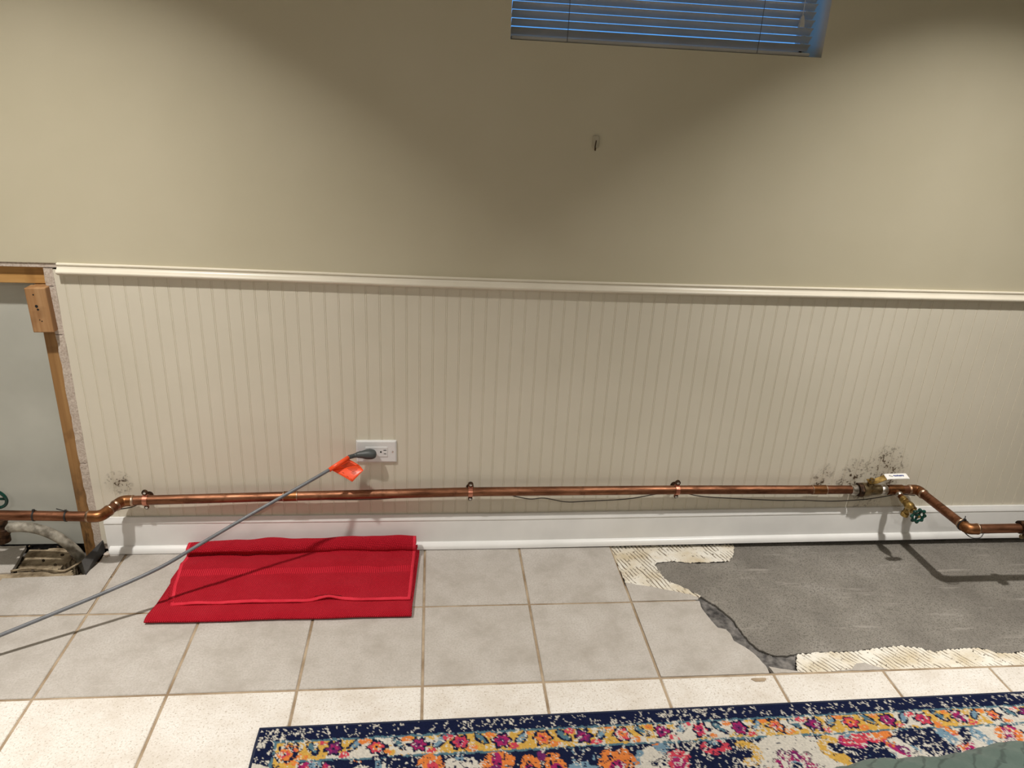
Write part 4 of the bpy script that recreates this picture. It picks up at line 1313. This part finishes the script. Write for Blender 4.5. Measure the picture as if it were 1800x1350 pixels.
# distressed wear: flecks of cream
wear = fbm(U * 4.2 + 30, V * 9 + 11)
fl = (n2 * .5 + n4 * .5)
fl = .72 * fbm(U * 150 + 3, V * 95) + .28 * rng.random(U.shape)
paint((fl > .69 - .22 * np.clip((wear - .40) * 2.6, 0, 1)) & (dd > .004), CREAM)
paint((fl < .20) & (dd > .036) & (dd < .09), NAVY * .6 + CREAM * .2)
paint((n4 > .72) & (dd > .1) & (n1 > .5), NAVY)
C_ *= (.86 + .28 * rng.random(U.shape))[..., None]
Zr = .0090 + .0016 * rng.random(U.shape) + .0010 * (n3 - .5)
Zr[D < .003] = .0085
jx = (rng.random(U.shape) - .5) * res * .6; jy = (rng.random(U.shape) - .5) * res * .6
edge = (U <= 1e-6) | (U >= us[-1] - 1e-6) | (V <= 1e-6) | (V >= vsn[-1] - 1e-6)
jx[edge] = 0; jy[edge] = 0
nr_, nc_ = U.shape
co = np.stack([(U + jx).ravel(), -(V + jy).ravel(), Zr.ravel()], 1)
idx = np.arange(nr_ * nc_).reshape(nr_, nc_)
quads = np.stack([idx[:-1, :-1].ravel(), idx[1:, :-1].ravel(), idx[1:, 1:].ravel(), idx[:-1, 1:].ravel()], 1)
me = bpy.data.meshes.new('pile')
me.vertices.add(len(co)); me.vertices.foreach_set('co', co.astype(np.float32).ravel())
me.loops.add(quads.size); me.loops.foreach_set('vertex_index', quads.astype(np.int32).ravel())
me.polygons.add(len(quads)); me.polygons.foreach_set('loop_start', np.arange(0, quads.size, 4, dtype=np.int32))
me.update(calc_edges=True)
ca = me.color_attributes.new('Col', 'FLOAT_COLOR', 'POINT')
ca.data.foreach_set('color', np.concatenate([C_.reshape(-1, 3), np.ones((len(co), 1))], 1).astype(np.float32).ravel())
rug = thing('rug', 'worn floral area rug with navy border in yellow, pink and orange', 'rug', (RO.x, RO.y, 0))
rug.rotation_euler = (0, 0, ra)
pile = bpy.data.objects.new('pile', me); COL.objects.link(pile); pile.parent = rug; me.materials.append(m_rug)
mb = MB()
loop = [(0, 0), (RW, 0), (RW, -RL), (0, -RL)]
path = []
for i in range(4):
    a, c = loop[i], loop[(i + 1) % 4]
    for k in range(40):
        path.append((a[0] + (c[0] - a[0]) * k / 40, a[1] + (c[1] - a[1]) * k / 40, .0048))
mb.tube(path, .0046, 8, closed=True)
bd = mb.obj('binding', m_bind, None, smooth=True); bd.parent = rug
bk = MB().box(0.002, RW - .002, -RL + .002, -.002, .0004, .008).obj('backing', m_bind, None); bk.parent = rug

# ------------------------------------------------------------------ bed corner with quilt
bed = thing('bed', 'low wooden bed frame and mattress hidden under the green quilt', 'bed', (1.5, -2.2, 0))
BA = math.radians(5.0)
bed.rotation_euler = (0, 0, BA)
def bpart(mb, name, mat, bev=0):
    o = mb.obj(name, mat, None, bevel=bev); o.parent = bed; return o
bx0, bx1, by0, by1 = -.98, .98, -1.05, .938
bpart(MB().box(bx0 + .06, bx1 - .06, by0 + .06, by1 - .06, .24, .455), 'mattress', m_matt, .03)
bpart(MB().box(bx0 + .04, bx1 - .04, by0 + .04, by1 - .04, .15, .24), 'bed_base', m_bedw, .006)
for sx in (bx0 + .09, bx1 - .09):
    for sy in (by0 + .09, by1 - .09):
        bpart(MB().lathe([(0.011, .022), (.15, .032)], (sx, sy, 0), (0, 0, 1), 12), 'leg', m_bedw)
# quilt: draped sheet
nx_, ny_ = 190, 190
qx = np.linspace(bx0 - .22, bx1 + .22, nx_); qy = np.linspace(by0 - .22, by1 + .22, ny_)
Q = []
for y in qy:
    for x in qx:
        ex, ey = max(bx0 - x, 0, x - bx1), max(by0 - y, 0, y - by1)
        d = max(ex, ey)
        cxp, cyp = min(max(x, bx0), bx1), min(max(y, by0), by1)
        # rounded drop
        R_ = .05
        def drop(e):
            if e <= 0: return 0, 0
            if e < R_ * math.pi / 2:
                a = e / R_; return R_ * math.sin(a), R_ * (1 - math.cos(a))
            return R_ + (e - R_ * math.pi / 2) * .10, R_ + (e - R_ * math.pi / 2)
        hx_, dx_ = drop(ex); hy_, dy_ = drop(ey)
        sx = -1 if x < bx0 else 1; sy = -1 if y < by0 else 1
        w1 = math.sin((x * .8 + y) * 125 + 9 * float(fbm(x * 6, y * 6))) * .0036
        w2 = .004 * (float(fbm(x * 5 + 3, y * 5)) - .5)
        z = .488 - max(dx_, dy_) - .35 * min(dx_, dy_) + w1 + w2
        fold = .010 * math.sin(x * 26 + 2) * min(1, d / .1) if ey >= ex else .010 * math.sin(y * 26) * min(1, d / .1)
        Q.append((cxp + sx * hx_ + (sx * fold if ex > ey else 0), cyp + sy * hy_ + (sy * fold if ey >= ex and ey > 0 else 0), z))
fs = [(j * nx_ + i, j * nx_ + i + 1, (j + 1) * nx_ + i + 1, (j + 1) * nx_ + i) for j in range(ny_ - 1) for i in range(nx_ - 1)]
q_ = MB().add(Q, fs).obj('quilt', m_quilt, None, smooth=True)
q_.location = (1.5, -2.2, 0); q_.rotation_euler = (0, 0, BA)
md = q_.modifiers.new('solid', 'SOLIDIFY'); md.thickness = .012; md.offset = -1
tag(q_, 'sage green quilt with wavy stitching at the lower right corner', 'quilt')

# ------------------------------------------------------------------ recessed downlights and the added rear fill
for q, (lx, ly_, pw, sprd) in enumerate(DOWNLIGHTS):
    dl = thing('recessed_or_fill_light', ['round recessed ceiling light above the red towel near the wall', 'round recessed ceiling light above the concrete patch near the wall', 'round recessed ceiling light on the left behind the camera',
                                  'round recessed ceiling light above the bed on the right', 'added wide fill light on the ceiling behind the camera'][q], 'ceiling light', (lx, ly_, CEIL), 'recessed ceiling lights')
    mb = MB()
    mb.rings([[(lx + r_ * math.cos(a), ly_ + r_ * math.sin(a), z_) for a in np.linspace(0, 2 * math.pi, 33)[:-1]] for r_, z_ in ((.075, CEIL - .0005), (.073, CEIL - .006), (.060, CEIL - .006), (.056, CEIL - .0005))], caps=False)
    mb.obj('trim_ring', m_glow_trim, dl, smooth='angle')
    MB().lathe([(0, .056), (.0012, .056)], (lx, ly_, CEIL - .0015), (0, 0, 1), 24).obj('diffuser', m_lamp, dl)
    ld = bpy.data.lights.new('downlight', 'AREA')
    ld.shape = 'DISK'; ld.size = .085; ld.energy = pw; ld.spread = math.radians(sprd)
    ld.color = (1.0, .96, .902)
    lo = bpy.data.objects.new('downlight', ld); COL.objects.link(lo)
    lo.parent = dl; lo.location = (0, 0, -.008)
